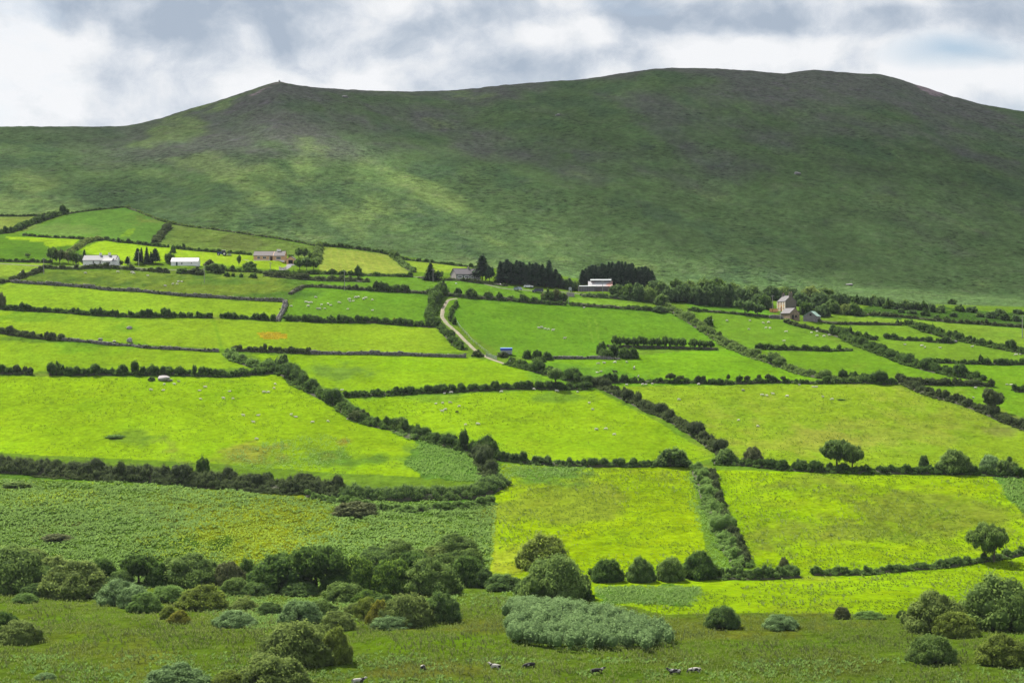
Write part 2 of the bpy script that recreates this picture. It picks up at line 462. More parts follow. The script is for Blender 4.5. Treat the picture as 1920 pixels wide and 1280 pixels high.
FIELDS = [  # outline of each field's sward, its colour, how coarse it is
    ([(0, 1030), (930, 1060), (1100, 1100), (1250, 1150), (1700, 1150), (1920, 1195), (2400, 1230), (2400, 1700), (-600, 1700), (-600, 1020)], (114, 146, 46), .6),
    ([(-700, 880), (0, 895), (620, 930), (930, 945), (918, 1080), (0, 1100), (-700, 1100)], (98, 136, 44), .8),
    ([(0, 878), (300, 890), (620, 915), (930, 920), (930, 946), (620, 933), (300, 905), (0, 896)], (95, 140, 50), .6),
    ([(-700, 700), (430, 707), (520, 697), (640, 775), (785, 815), (800, 895), (600, 885), (420, 870), (0, 850), (-700, 840)], (154, 198, 26), .25),
    ([(785, 815), (905, 868), (930, 905), (800, 900), (760, 870)], (110, 160, 65), .8),
    ([(645, 745), (1110, 728), (1130, 735), (1345, 855), (1300, 870), (940, 862), (770, 805), (650, 765)], (154, 199, 28), .25),
    ([(1160, 722), (1680, 718), (1920, 805), (2400, 900), (2400, 900), (1920, 886), (1400, 872), (1360, 850)], (152, 190, 45), .35),
    ([(940, 870), (1300, 876), (1325, 1045), (1100, 1092), (920, 1085), (925, 930)], (164, 203, 14), .5),
    ([(1320, 880), (1920, 890), (2400, 900), (2400, 1020), (1920, 1040), (1520, 1080), (1380, 1060)], (160, 202, 16), .5),
    ([(1080, 1092), (1520, 1078), (1920, 1040), (2400, 1010), (2400, 1090), (1920, 1120), (1700, 1150), (1250, 1150), (1120, 1125)], (156, 198, 20), .4),
    ([(-700, 625), (0, 638), (420, 660), (470, 690), (0, 698), (-700, 690)], (150, 192, 40), .2),
    ([(-700, 570), (0, 580), (520, 602), (830, 612), (875, 662), (440, 655), (400, 652), (0, 630), (-700, 610)], (152, 192, 44), .2),
    ([(15, 528), (300, 548), (535, 563), (522, 598), (0, 580), (-700, 570), (-700, 520)], (150, 192, 48), .2),
    ([(470, 662), (870, 668), (950, 680), (1105, 722), (650, 740), (560, 708)], (148, 194, 30), .2),
    ([(540, 575), (575, 538), (690, 541), (830, 552), (815, 607), (530, 598)], (120, 172, 48), .2),
    ([(845, 560), (1060, 570), (1260, 584), (1375, 650), (1150, 648), (1110, 672), (950, 668), (850, 605)], (116, 168, 44), .2),
    ([(955, 675), (1110, 672), (1375, 652), (1650, 717), (1120, 722), (1050, 700)], (130, 184, 36), .25),
    ([(1290, 585), (1470, 597), (1600, 655), (1400, 652), (1350, 630)], (120, 166, 48), .2),
    ([(1420, 655), (1600, 655), (1840, 712), (1650, 717), (1500, 695)], (122, 170, 40), .2),
    ([(1480, 603), (1690, 612), (1800, 640), (1920, 662), (2400, 720), (2400, 740), (1920, 680), (1700, 680), (1560, 625)], (124, 166, 48), .2),
    ([(1590, 590), (1920, 612), (2400, 640), (2400, 720), (1920, 660), (1720, 616), (1590, 608)], (136, 176, 58), .3),
    ([(1690, 681), (1920, 682), (2400, 730), (2400, 860), (1920, 800), (1700, 718), (1850, 722)], (126, 176, 40), .25),
    ([(60, 505), (330, 508), (560, 514), (570, 538), (535, 562), (300, 547), (25, 528)], (134, 164, 64), .6),
    ([(-700, 488), (85, 492), (40, 527), (-700, 522)], (152, 188, 66), .4),
    ([(-700, 430), (0, 438), (190, 450), (140, 465), (85, 487), (-700, 486)], (104, 150, 46), .4),
    ([(10, 443), (150, 447), (135, 462), (90, 466), (80, 452), (20, 449)], (166, 208, 45), .2),
    ([(-700, 400), (0, 406), (108, 402), (50, 432), (0, 437), (-700, 440)], (154, 178, 88), .5),
    ([(40, 438), (130, 400), (235, 388), (312, 420), (290, 455), (170, 448)], (118, 168, 72), .4),
    ([(225, 443), (240, 430), (258, 427), (246, 442)], (150, 200, 60), .3),
    ([(148, 468), (200, 449), (320, 462), (322, 490), (150, 492)], (168, 212, 44), .2),
    ([(326, 465), (475, 478), (540, 482), (540, 508), (330, 492)], (166, 206, 48), .2),
    ([(312, 420), (430, 434), (592, 462), (592, 484), (475, 478), (330, 463), (290, 455)], (138, 172, 84), .7),
    ([(595, 460), (735, 476), (772, 514), (598, 510)], (166, 190, 82), .35),
    ([(757, 487), (890, 500), (840, 512), (780, 512)], (156, 190, 66), .35),
    ([(560, 514), (800, 519), (1095, 556), (1065, 569), (820, 549), (575, 538)], (118, 168, 54), .4),
    ([(1065, 558), (1150, 564), (1260, 581), (1250, 584), (1075, 571)], (134, 180, 62), .3),
    ([(1280, 568), (1455, 578), (1445, 594), (1300, 584)], (112, 168, 52), .3),
    ([(1630, 570), (1920, 588), (2400, 610), (2400, 640), (1920, 613), (1600, 592)], (84, 124, 52), .8),
    ([(1110, 1100), (1310, 1098), (1300, 1135), (1130, 1130)], (110, 160, 60), .8),
    ([(485, 622), (515, 620), (540, 625), (538, 633), (510, 636), (490, 632)], (206, 186, 40), .5),
    ([(1865, 892), (1925, 888), (1925, 965), (1890, 940)], (110, 160, 70), .8),
]

def inside(poly, x, y):
    res = np.zeros(len(x), bool)
    n = len(poly)
    for i in range(n):
        x1, y1 = poly[i]; x2, y2 = poly[(i + 1) % n]
        if y1 == y2: continue
        c = ((y1 > y) != (y2 > y)) & (x < (x2 - x1) * (y - y1) / (y2 - y1) + x1)
        res ^= c
    return res

def build_ground():
    ys = np.arange(1425, 128, -1.7)
    zz = _bil(np.full_like(_inv, 1100.0), _inv); yy = np.minimum.accumulate(CY - F * zz / _inv)
    Yr = np.interp(-ys, -yy, _inv)
    Yr = Yr[Yr < 1300]
    Yr = np.concatenate([[60, 90, 130, 180, 230], Yr[Yr > 262], np.arange(Yr[-1] + 3.2, 1720, 3.6), np.arange(1725, 2000, 12), np.arange(2000, 3500, 60)])
    pc = np.concatenate([np.arange(-1150, -60, 14), np.arange(-60, 1981, 3.0), np.arange(1990, 3100, 14)])
    PXg, YYg = np.meshgrid(pc, Yr)
    X = (PXg - CX) / F * YYg
    Z = gz(X.ravel(), YYg.ravel())
    xf, yf = X.ravel(), YYg.ravel()
    verts = np.stack([xf, yf, Z], 1)
    nr, nc = PXg.shape
    # what grows where, plus sunlight painted on the lower left flank
    bz = base_z(xf, yf)
    px = PXg.ravel() + 9 * fbm(xf / 9, yf / 9, 51, 3); py = CY - F * bz / yf + 5 * fbm(xf / 11, yf / 14, 52, 3)
    hill = (py < foot_y(px)) & (yf > 880)
    col = np.zeros((len(xf), 3)); rough = np.full(len(xf), 0.4)
    col[:] = lit(120, 160, 50)
    n_a = fbm(xf / 60, yf / 110, 61, 5); n_b = fbm(xf / 22, yf / 40, 64, 4); n_c = fbm(xf / 200, yf / 300, 67, 3)
    rid = np.interp(px, _rx, _ry)
    hgt = np.clip((foot_y(px) - py) / (foot_y(px) - rid), 0, 1)
    green = np.array([.075, .128, .042]); pale = np.array([.138, .205, .058]); heath = np.array([.084, .080, .082]); dark = np.array([.046, .084, .036])
    dg_ = (xf * .55 + yf * .25)                     # streaks that run aslant down the flank
    n_d = fbm(dg_ / 16, (yf - xf * .7) / 150, 71, 4)
    n_e = fbm(xf / 9, yf / 20, 74, 3)
    hc = green[None] * (1 + 0.5 * n_b[:, None] + 0.35 * n_e[:, None])
    pm = 0.9 * sstep(0.10, 0.34, n_a * .8 + 0.45 * n_b + 0.55 * n_d + 0.08 * sstep(0.55, 0.1, hgt) * sstep(900, 200, px) - .16 * sstep(850, 1300, px) + 0.32 * np.exp(-((px - 520) / 420) ** 2 - ((py - 372) / 62) ** 2))  # last term paints the sunlit lower left flank in as paler cover
    hc = hc * (1 - pm[:, None]) + pale * pm[:, None]
    dm = sstep(0.04, 0.24, -n_a * .7 + 0.6 * n_b - 0.5 * n_d)
    hc = hc * (1 - 0.75 * dm[:, None]) + dark * 0.75 * dm[:, None]
    hm = .9 * sstep(0.53, 0.92, hgt * .95 + 0.9 * n_c + 0.8 * n_a + .5 * n_d) * sstep(-100, 450, px) * .85
    hm = np.maximum(hm, np.exp(-((px - 1010) / 150) ** 2 - ((py - 284 - .02 * (px - 1010)) / 18) ** 2) * sstep(-.25, .1, n_b) * 0.8)
    hm = hm * (1 - 0.75 * pm)
    hc = hc * (1 - hm[:, None]) + heath * hm[:, None]
    rk = np.exp(-((px - 1745) / 42) ** 2 - ((py - 172 - 0.35 * (px - 1745)) / 8) ** 2) + np.exp(-((px - 500) / 45) ** 2 - ((py - 168 + 0.35 * (px - 500)) / 9) ** 2)
    rm = sstep(0.55, 0.75, rk * 0.6 + n_b + 0.25 * vnoise(xf / 4, yf / 6, 77)) * (rk > 0.1)
    hc = hc * (1 - rm[:, None]) + np.array([.20, .16, .17]) * rm[:, None]
    col[hill] = hc[hill]; rough[hill] = 1.0
    pxr = px + 26 * fbm(xf / 5, yf / 6, 54, 3); pyr = py + 14 * fbm(xf / 5, yf / 7, 55, 3); px0, py0 = px, py
    for poly, c, rg in FIELDS:
        p = np.array(poly, float); px, py = (pxr, pyr) if rg > .7 else (px0, py0)
        bb = np.where((px >= p[:, 0].min()) & (px <= p[:, 0].max()) & (py >= p[:, 1].min()) & (py <= p[:, 1].max()))[0]
        if not len(bb): continue
        q = bb[inside(poly, px[bb], py[bb])]
        q = q[~hill[q]]
        v = 1 + 0.22 * n_b[q] + 0.2 * n_a[q]
        col[q] = lit(*c)[None] * v[:, None]; rough[q] = rg
    px, py = px0, py0
    # coarse patches: rush beds, dry grass and moss, each with a place of its own
    for (cx, cy, rx, ry, c, a, th) in [
        (620, 850, 250, 40, (105, 150, 62), .8, .02), (520, 845, 160, 30, (172, 178, 70), .7, .05), (640, 830, 50, 14, (160, 120, 70), .7, .0), (215, 822, 60, 18, (105, 140, 60), .6, .05),
        (1080, 700, 150, 25, (105, 160, 60), .6, .02), (760, 740, 120, 10, (110, 160, 60), .5, 0), (620, 695, 60, 16, (110, 150, 75), .6, .02),
        (1030, 745, 60, 10, (105, 150, 60), .6, 0), (1700, 790, 330, 70, (166, 180, 78), .55, .02), (1450, 830, 230, 40, (168, 176, 80), .5, .02), (1900, 800, 90, 40, (140, 150, 85), .7, .02),
        (1640, 960, 320, 80, (140, 160, 60), .8, .06), (1080, 940, 170, 60, (140, 160, 60), .7, .06), (960, 1060, 50, 26, (175, 185, 75), .5, 0), (1010, 890, 80, 20, (110, 160, 65), .9, 0),
        (200, 520, 260, 18, (88, 125, 55), .8, .04), (480, 555, 120, 10, (88, 135, 55), .8, .02), (420, 530, 160, 12, (90, 135, 55), .7, .04), (60, 470, 110, 18, (86, 130, 45), .7, .02),
        (270, 415, 60, 14, (145, 165, 85), .7, 0), (130, 428, 70, 14, (140, 175, 95), .6, 0), (430, 455, 130, 18, (115, 130, 80), .6, .05),
        (100, 595, 140, 16, (110, 165, 45), .6, .02), (230, 617, 60, 7, (110, 165, 45), .5, .1), (150, 650, 150, 20, (115, 175, 40), .6, .02),
        (200, 1220, 420, 70, (140, 146, 62), .5, .05), (1350, 1180, 520, 40, (132, 138, 56), .55, .06), (850, 1150, 170, 30, (132, 140, 56), .5, .05), (1600, 1240, 500, 40, (98, 108, 48), .7, .0),
        (800, 1255, 260, 22, (130, 130, 62), .6, .05), (120, 1155, 140, 12, (120, 165, 30), .7, .0), (800, 1210, 200, 18, (118, 158, 30), .8, 0), (1500, 1205, 330, 12, (110, 150, 35), .8, .0),
        (180, 1200, 110, 12, (115, 155, 30), .8, 0), (1200, 1265, 300, 18, (96, 130, 35), .7, 0), (20, 1250, 90, 30, (100, 130, 40), .7, 0),
        (470, 1002, 190, 62, (158, 176, 28), .85, -.16), (560, 950, 120, 22, (150, 170, 34), .7, -.05), (90, 930, 120, 22, (140, 165, 45), .6, 0), (330, 930, 200, 16, (135, 165, 50), .5, 0),
        (200, 960, 200, 50, (96, 130, 60), .5, .0), (140, 985, 60, 18, (120, 105, 70), .6, .04), (90, 1000, 60, 20, (110, 100, 66), .5, .05)]:
        d = np.exp(-((px - cx) / rx) ** 2 - ((py - cy) / ry) ** 2)
        w = sstep(th + 0.18, th + 0.42, d * 0.45 + n_b * 0.9 + 0.35 * fbm(xf / 4, yf / 7, 91, 3)) * a * (d > 0.08) * (~hill)
        col = col * (1 - w[:, None]) + lit(*c)[None] * w[:, None]
        rough = np.maximum(rough, w * 0.7)
    # cows' and farmer's trodden line across the upper left fields
    LINES = [((402, 600), (418, 655), 3.0, .45, (95, 150, 40)), ((1104, 598), (1112, 642), 1.6, .5, (150, 190, 70)), ((1117, 596), (1124, 644), 1.6, .5, (150, 190, 70)), ((1090, 606), (1096, 640), 1.4, .3, (140, 185, 65)),
             ((1640, 1030), (1790, 935), 4, .35, (120, 165, 25)), ((1655, 1036), (1806, 940), 4, .35, (120, 165, 25)), ((1160, 742), (1340, 848), 5, .4, (130, 180, 35)), ((1175, 742), (1350, 842), 3, .3, (130, 180, 35)), ((1270, 868), (1345, 852), 3, .6, (105, 150, 45)),
             ((1500, 1082), (1560, 1082), 9, .5, (165, 170, 70)), ((62, 700), (96, 704), 5, .6, (150, 160, 75)), ((398, 592), (414, 598), 4, .6, (155, 160, 80)), ((1290, 872), (1330, 876), 5, .5, (160, 170, 70)), ((925, 948), (930, 1070), 6, .4, (180, 185, 75)),
             ((150, 745), (420, 800), 3, .22, (120, 170, 30)), ((700, 690), (1000, 700), 2.5, .25, (115, 165, 40)), ((1200, 690), (1450, 700), 2, .25, (105, 160, 40)), ((1180, 760), (1640, 760), 3, .2, (130, 170, 60)), ((1330, 630), (1560, 640), 2, .2, (100, 150, 45))]
    LINES += [((604 + 13 * k, 464 + 1.4 * k), (610 + 16 * k, 508), 1.6, .45, (196, 204, 110)) for k in range(10)] + [((340 + 14 * k, 468 + k), (336 + 14 * k, 494), 1.4, .35, (185, 208, 90)) for k in range(9)]
    for (a, b, wd, st_, cc_) in LINES:
        ax_, ay_ = a; bx_, by_ = b; dx_, dy_ = bx_ - ax_, by_ - ay_; L2 = dx_ * dx_ + dy_ * dy_
        tt = np.clip(((px - ax_) * dx_ + (py - ay_) * dy_) / L2, 0, 1)
        dd = np.hypot(px - ax_ - dx_ * tt, (py - ay_ - dy_ * tt) * 1.6)
        w = np.exp(-(dd / wd) ** 2) * st_ * (~hill)
        col = col * (1 - w[:, None]) + lit(*cc_)[None] * w[:, None]
    # rank growth along the foot of every hedge
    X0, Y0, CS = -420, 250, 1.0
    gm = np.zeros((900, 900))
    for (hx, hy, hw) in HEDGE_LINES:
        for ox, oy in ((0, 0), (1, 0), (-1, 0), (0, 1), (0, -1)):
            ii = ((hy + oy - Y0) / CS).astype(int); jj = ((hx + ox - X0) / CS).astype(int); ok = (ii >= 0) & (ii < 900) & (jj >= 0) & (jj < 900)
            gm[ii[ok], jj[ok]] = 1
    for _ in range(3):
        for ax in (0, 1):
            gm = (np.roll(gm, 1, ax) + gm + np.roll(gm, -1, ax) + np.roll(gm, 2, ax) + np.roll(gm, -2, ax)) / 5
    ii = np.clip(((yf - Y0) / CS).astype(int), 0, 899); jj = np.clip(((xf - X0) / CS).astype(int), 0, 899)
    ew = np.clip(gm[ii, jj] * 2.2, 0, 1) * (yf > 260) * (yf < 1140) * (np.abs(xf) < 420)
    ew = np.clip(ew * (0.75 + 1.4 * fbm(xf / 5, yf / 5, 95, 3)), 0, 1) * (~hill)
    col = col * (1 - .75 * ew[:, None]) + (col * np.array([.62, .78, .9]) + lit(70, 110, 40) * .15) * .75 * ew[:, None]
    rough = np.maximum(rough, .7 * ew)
    i = np.arange(nr - 1)[:, None] * nc + np.arange(nc - 1)[None]
    quads = np.stack([i, i + 1, i + nc + 1, i + nc], -1).reshape(-1, 4)
    fh = hill[quads].sum(1) >= 2
    nrm = None
    for nm, sel in (('ground', ~fh), ('hill', fh)):
        q = quads[sel]
        used, invx = np.unique(q, return_inverse=True)
        me = mesh_np(nm, verts[used], invx.ravel(), np.full(len(q), 4), [GROUND_MAT], smooth=True)
        ca = me.color_attributes.new('cover', 'FLOAT_COLOR', 'POINT')
        ca.data.foreach_set('color', np.concatenate([col[used], np.ones((len(used), 1))], 1).astype(np.float32).ravel())
        ra = me.attributes.new('coarse', 'FLOAT', 'POINT'); ra.data.foreach_set('value', rough[used].astype(np.float32))
        o = obj(nm, me)
        tag(o, {'ground': 'patchwork of bright green hill pastures running down to a rough boggy flat', 'hill': 'broad heather and bracken covered mountain rising behind the fields'}[nm], nm, kind='structure')

def ground_mat():
    m, t = new_mat('sward')
    pos = t.n('ShaderNodeNewGeometry').outputs['Position']
    base = t.n('ShaderNodeAttribute', attribute_name='cover').outputs['Color']
    crs = t.n('ShaderNodeAttribute', attribute_name='coarse').outputs['Fac']
    mp = t.n('ShaderNodeMapping'); mp.inputs['Scale'].default_value = (1, .75, .5); t.l(pos, mp.inputs[0]); p = mp.outputs[0]
    nb = t.noise(p, 0.035, 4); nm = t.noise(p, 0.22, 5, 0.6); nf = t.noise(p, 0.62, 5, 0.68); mp2 = t.n('ShaderNodeMapping'); mp2.inputs['Scale'].default_value = (.62, .85, .5); t.l(pos, mp2.inputs[0]); nv_ = t.noise(mp2.outputs[0], 0.5, 5, 0.62)
    # broad tone, then tussocks, then the gaps between clumps with their shadows painted dark
    v = t.math('ADD', t.remap(nb, 0.3, 0.7, -0.12, 0.12), t.math('MULTIPLY', t.remap(nm, 0.3, 0.7, -0.24, 0.24), t.math('ADD', 0.5, crs)))
    v = t.math('ADD', v, t.math('MULTIPLY', t.remap(nf, 0.3, 0.7, -0.40, 0.40), t.math('SUBTRACT', 0.75, t.math('MULTIPLY', crs, 0.35))))
    v = t.math('SUBTRACT', v, t.math('MULTIPLY', t.math('MULTIPLY', t.remap(nv_, 0.46, 0.66, -0.10, 0.64), t.remap(t.noise(p, 0.02, 4, 0.6), 0.36, 0.62, 0.12, 1.0)), t.math('MULTIPLY', crs, t.math('ADD', 0.2, t.math('MULTIPLY', crs, 0.8)))))
    v = t.math('SUBTRACT', v, t.math('MULTIPLY', t.remap(t.noise(p, 0.95, 3, 0.6), 0.56, 0.70, 0.0, 0.36), t.math('SUBTRACT', 1.05, t.math('MULTIPLY', crs, 0.6))))
    vv = t.math('MAXIMUM', t.math('ADD', v, 1.06), 0.16)
    hs = t.n('ShaderNodeVectorMath', operation='SCALE'); t.l(base, hs.inputs[0]); t.l(vv, hs.inputs['Scale'])
    dry = t.math('MULTIPLY', t.remap(t.noise(p, 0.09, 6, 0.65), 0.52, 0.72, 0, 0.55), t.math('ADD', crs, 0.25), clamp=True)
    c = t.mix(dry, hs.outputs[0], t.mix(1.0, hs.outputs[0], (1.30, 1.02, 1.5, 1), 'MULTIPLY'))
    lush = t.math('MULTIPLY', t.remap(t.noise(p, 0.05, 5, 0.6), 0.5, 0.75, 0, 0.6), 1.0, clamp=True)
    c = t.mix(lush, c, t.mix(1.0, c, (0.80, 0.97, .9, 1), 'MULTIPLY'))
    b = t.n('ShaderNodeBsdfPrincipled', i_Roughness=0.9); b.inputs['Specular IOR Level'].default_value = 0.0
    t.l(c, b.inputs['Base Color'])
    hg = t.math('ADD', t.math('MULTIPLY', t.noise(p, 0.75, 5, 0.62), 1.0), t.math('MULTIPLY', t.noise(p, 0.26, 3, 0.5), 1.6))
    bp = t.n('ShaderNodeBump', i_Strength=1.0); t.l(hg, bp.inputs['Height'])
    t.l(t.math('ADD', 0.22, t.math('MULTIPLY', t.math('MULTIPLY', crs, crs), 2.0)), bp.inputs['Distance'])
    t.l(bp.outputs[0], b.inputs['Normal'])
    o = t.n('ShaderNodeOutputMaterial'); t.l(b.outputs[0], o.inputs[0])
    return m
# ------------------------------------------------------------------ vegetation materials (reflectance of the leaves themselves)
def c3(r, g, b): return (r, g, b, 1)
LM = {
    'dark':   leaf_mat('dark_hedge_leaf', c3(.010, .024, .006), c3(.030, .060, .012), c3(.076, .125, .024), gain=1.85),
    'gorse':  leaf_mat('gorse_leaf', c3(.016, .024, .010), c3(.042, .062, .020), c3(.090, .115, .038), .25, gain=1.6),
    'brown':  leaf_mat('dry_gorse_twigs', c3(.028, .036, .012), c3(.058, .070, .026), c3(.105, .115, .046), .2),
    'fern':   leaf_mat('bracken_frond', c3(.034, .064, .014), c3(.076, .132, .028), c3(.145, .225, .056), .4, gain=1.6),
    'pfern':  leaf_mat('pale_bracken_frond', c3(.034, .068, .014), c3(.072, .134, .026), c3(.135, .222, .046), .4, gain=1.6),
    'yfern':  leaf_mat('young_bracken_frond', c3(.050, .082, .010), c3(.108, .156, .016), c3(.180, .240, .024), .4, gain=1.7),
    'green':  leaf_mat('green_bush_leaf', c3(.018, .036, .012), c3(.050, .090, .022), c3(.110, .165, .040)),
    'ivy':    leaf_mat('bright_tree_leaf', c3(.014, .032, .008), c3(.042, .082, .014), c3(.120, .185, .025)),
    'olive':  leaf_mat('olive_bush_leaf', c3(.030, .046, .012), c3(.078, .110, .026), c3(.160, .205, .052)),
    'gold':   leaf_mat('golden_bush_leaf', c3(.030, .042, .009), c3(.080, .108, .018), c3(.160, .205, .034)),
    'rust':   leaf_mat('rusty_bush_leaf', c3(.042, .046, .008), c3(.102, .108, .014), c3(.180, .182, .024)),
    'willow': leaf_mat('grey_willow_leaf', c3(.036, .064, .022), c3(.090, .142, .052), c3(.175, .255, .098), .3),
    'wdark':  leaf_mat('dull_willow_leaf', c3(.024, .044, .011), c3(.064, .104, .022), c3(.140, .200, .048), .3),
    'conif':  leaf_mat('conifer_needles', c3(.008, .018, .010), c3(.018, .036, .018), c3(.040, .068, .030), .15, gain=2.3),
    'wood':   leaf_mat('woodland_leaf', c3(.014, .030, .012), c3(.036, .066, .022), c3(.085, .135, .040)),
    'rush':   leaf_mat('rush_blade', c3(.045, .075, .020), c3(.095, .140, .035), c3(.170, .200, .065), .3),
    'sedge':  leaf_mat('sedge_blade', c3(.045, .070, .016), c3(.095, .135, .030), c3(.170, .200, .055), .3),
    'rushd':  leaf_mat('bog_rush_blade', c3(.035, .050, .014), c3(.070, .095, .026), c3(.120, .140, .050), .3, gain=1.45),
    'tuss':   leaf_mat('tussock_blade', c3(.048, .090, .009), c3(.090, .150, .013), c3(.140, .200, .022), .35, gain=1.0),
    'orange': leaf_mat('ochre_flower', c3(.19, .175, .02), c3(.33, .29, .02), c3(.46, .39, .03), .3, gain=1.0),
}
BARK = simple_mat('bark', (.075, .062, .048), .9, .3, 3, bump=.4)
BANK = simple_mat('hedge_bank_earth', (.040, .044, .022), .95, .45, .6, dirt=(.075, .055, .035), dirt_scale=.5)
STONE = simple_mat('field_stone', (.20, .19, .18), .9, .35, 1.6, dirt=(.09, .09, .05), dirt_amt=.7, dirt_scale=.8, bump=.5)

# ------------------------------------------------------------------ hedges and walls
def resample(pts, step):
    """Points along a line over the land, STEP metres apart: x, y, z, running length, sideways direction."""
    w = PA([p[0] for p in pts], [p[1] for p in pts])
    d = np.r_[0, np.cumsum(np.hypot(np.diff(w[:, 0]), np.diff(w[:, 1])))]
    n = max(2, int(d[-1] / step) + 1)
    s = np.linspace(0, d[-1], n)
    if len(w) > 2:
        x = pchip(d, w[:, 0], s); y = pchip(d, w[:, 1], s)
    else:
        x = np.interp(s, d, w[:, 0]); y = np.interp(s, d, w[:, 1])
    x = x + 0.8 * fbm(s / 9, s * 0 + w[0, 0], 5, 3); y = y + 0.8 * fbm(s / 9, s * 0 + w[0, 1], 6, 3)
    tx = np.gradient(x); ty = np.gradient(y); L = np.maximum(np.hypot(tx, ty), 1e-6)
    return x, y, gz(x, y), s, -ty / L, tx / L

_hseed = [100]; HEDGE_LINES = []
def strip_bank(name, x, y, nx, ny, w, h, root, mat, seed):
    n = len(x); prof = [(-.5, -.35), (-.42, .45), (-.22, .95), (.0, 1.0), (.22, .95), (.42, .45), (.5, -.35)]
    V = []
    for (u, q) in prof:
        jx = u * w * (1 + .35 * fbm(x / 2.1, y / 2.1, seed + int(u * 10), 3))
        X = x + nx * jx; Y = y + ny * jx
        hh = h * (1 + .9 * fbm(x / 3 + u, y / 3, seed + 3, 3)) * max(q, 0) + (q * .8 if q < 0 else 0)
        V.append(np.stack([X, Y, gz(X, Y) + hh], 1))
    V = np.stack(V, 1).reshape(-1, 3); m = len(prof)
    i = (np.arange(n - 1)[:, None] * m + np.arange(m - 1)[None]).ravel()
    q = np.stack([i, i + m, i + m + 1, i + 1], 1)
    caps = np.array([list(range(m)), list(range((n - 1) * m + m - 1, (n - 1) * m - 1, -1))])
    me = mesh_np(name, V - np.array(root.location)[None], np.r_[q.ravel(), caps.ravel()], np.r_[np.full(len(q), 4), [m, m]], [mat], smooth=True)
    return obj(name, me, root)

def hedge(label, pts, w, h, style='dark', tall=0.0, gaps=0.0, bank=0.6, var=1.0, dens=1.0, full=.74, bp=1.0, group='hedges between the fields', cat='hedge', name='hedge'):
    _hseed[0] += 7; sd_ = _hseed[0]; g = np.random.default_rng(sd_)
    x, y, z, s, nx, ny = resample(pts, 0.7)
    root = thing(name, label, cat, (x[0], y[0], float(z[0])), 0, group)
    Ym = float(np.mean(y)); leaf = np.clip(0.00055 * Ym, .24, .52)
    HEDGE_LINES.append((x, y, w))
    C, Rr, T = [], [], []
    lum = fbm(s / 5, s * 0, sd_, 4); bushy = fbm(s / 9, s * 0 + 5, sd_ + 1, 4); gp = fbm(s / 11, s * 0 + 9, sd_ + 2, 3); tn = fbm(s / 14, s * 0 + 3, sd_ + 3, 3); wv_ = fbm(s / 8, s * 0 + 7, sd_ + 4, 3)
    k = max(1, int(round(w / 1.3 * dens)))
    def put(i, u, hh, r, tone, base=0.0):
        C.append((x[i] + nx[i] * u + g.normal() * .2, y[i] + ny[i] * u + g.normal() * .2, base + hh * .5)); Rr.append((r, r, hh * .52)); T.append(np.clip(tone + tn[i] * .5 + g.normal() * .14, 0, 1))
    for i in range(len(s)):
        if gaps and gp[i] < -0.5 + gaps * .62: continue
        hl = h * (full + var * .8 * lum[i])
        for j in range(k):
            u = g.uniform(-.5, .5) * w * (1 + 1.1 * wv_[i])
            hh = max(.3, hl * (1 - 1.3 * min(1, abs(u) / w) ** 2 * 2) * g.uniform(.6, 1.1))
            put(i, u, hh, g.uniform(.5, .9) * (0.6 + 0.16 * h), .66)
    step = 0.0; i = 0
    while i < len(s):
        if not (gaps and gp[i] < -0.5 + gaps * .62) and g.random() < bp * (.55 + .25 * var + bushy[i] * 1.7):
            big = g.uniform(.6, 1.15) * (1 + var * .5 * max(0, bushy[i]) * 2)
            if g.random() < tall * .55: big *= g.uniform(1.25, 1.7)
            bh = h * big * 1.08; br = min(w * .6, .55 * bh + .35) * g.uniform(.55, 1.35); u0 = g.uniform(-.3, .3) * max(0, w - 1.2 * br); tone = g.uniform(.12, .50)
            for q in range(int(4 + br * 3)):
                a = g.uniform(0, 6.283); d = br * .7 * math.sqrt(g.random()); r = br * g.uniform(.32, .52)
                top = bh * (1 - .45 * (d / br) ** 2) * g.uniform(.85, 1.08)
                C.append((x[i] + nx[i] * u0 + d * math.cos(a), y[i] + ny[i] * u0 + d * math.sin(a), top * .62)); Rr.append((r, r, max(.3, top * .42))); T.append(np.clip(tone + g.normal() * .12, 0, 1))
            i += max(1, int(br * g.uniform(.9, 1.9) / .7))
        else: i += 1
    C = np.array(C); Rr = np.array(Rr); C[:, 2] = gz(C[:, 0], C[:, 1]) + C[:, 2]
    per = np.clip(4.0 * (Rr[:, 0] * Rr[:, 2] * 2 + Rr[:, 0] ** 2) / (leaf * leaf * .5), 8, 110).astype(int)
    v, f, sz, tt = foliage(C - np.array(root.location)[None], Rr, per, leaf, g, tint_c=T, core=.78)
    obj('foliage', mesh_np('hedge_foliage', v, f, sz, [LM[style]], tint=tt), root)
    if bank: strip_bank('bank', x, y, nx, ny, w * .95, bank, root, BANK, sd_)
    return root

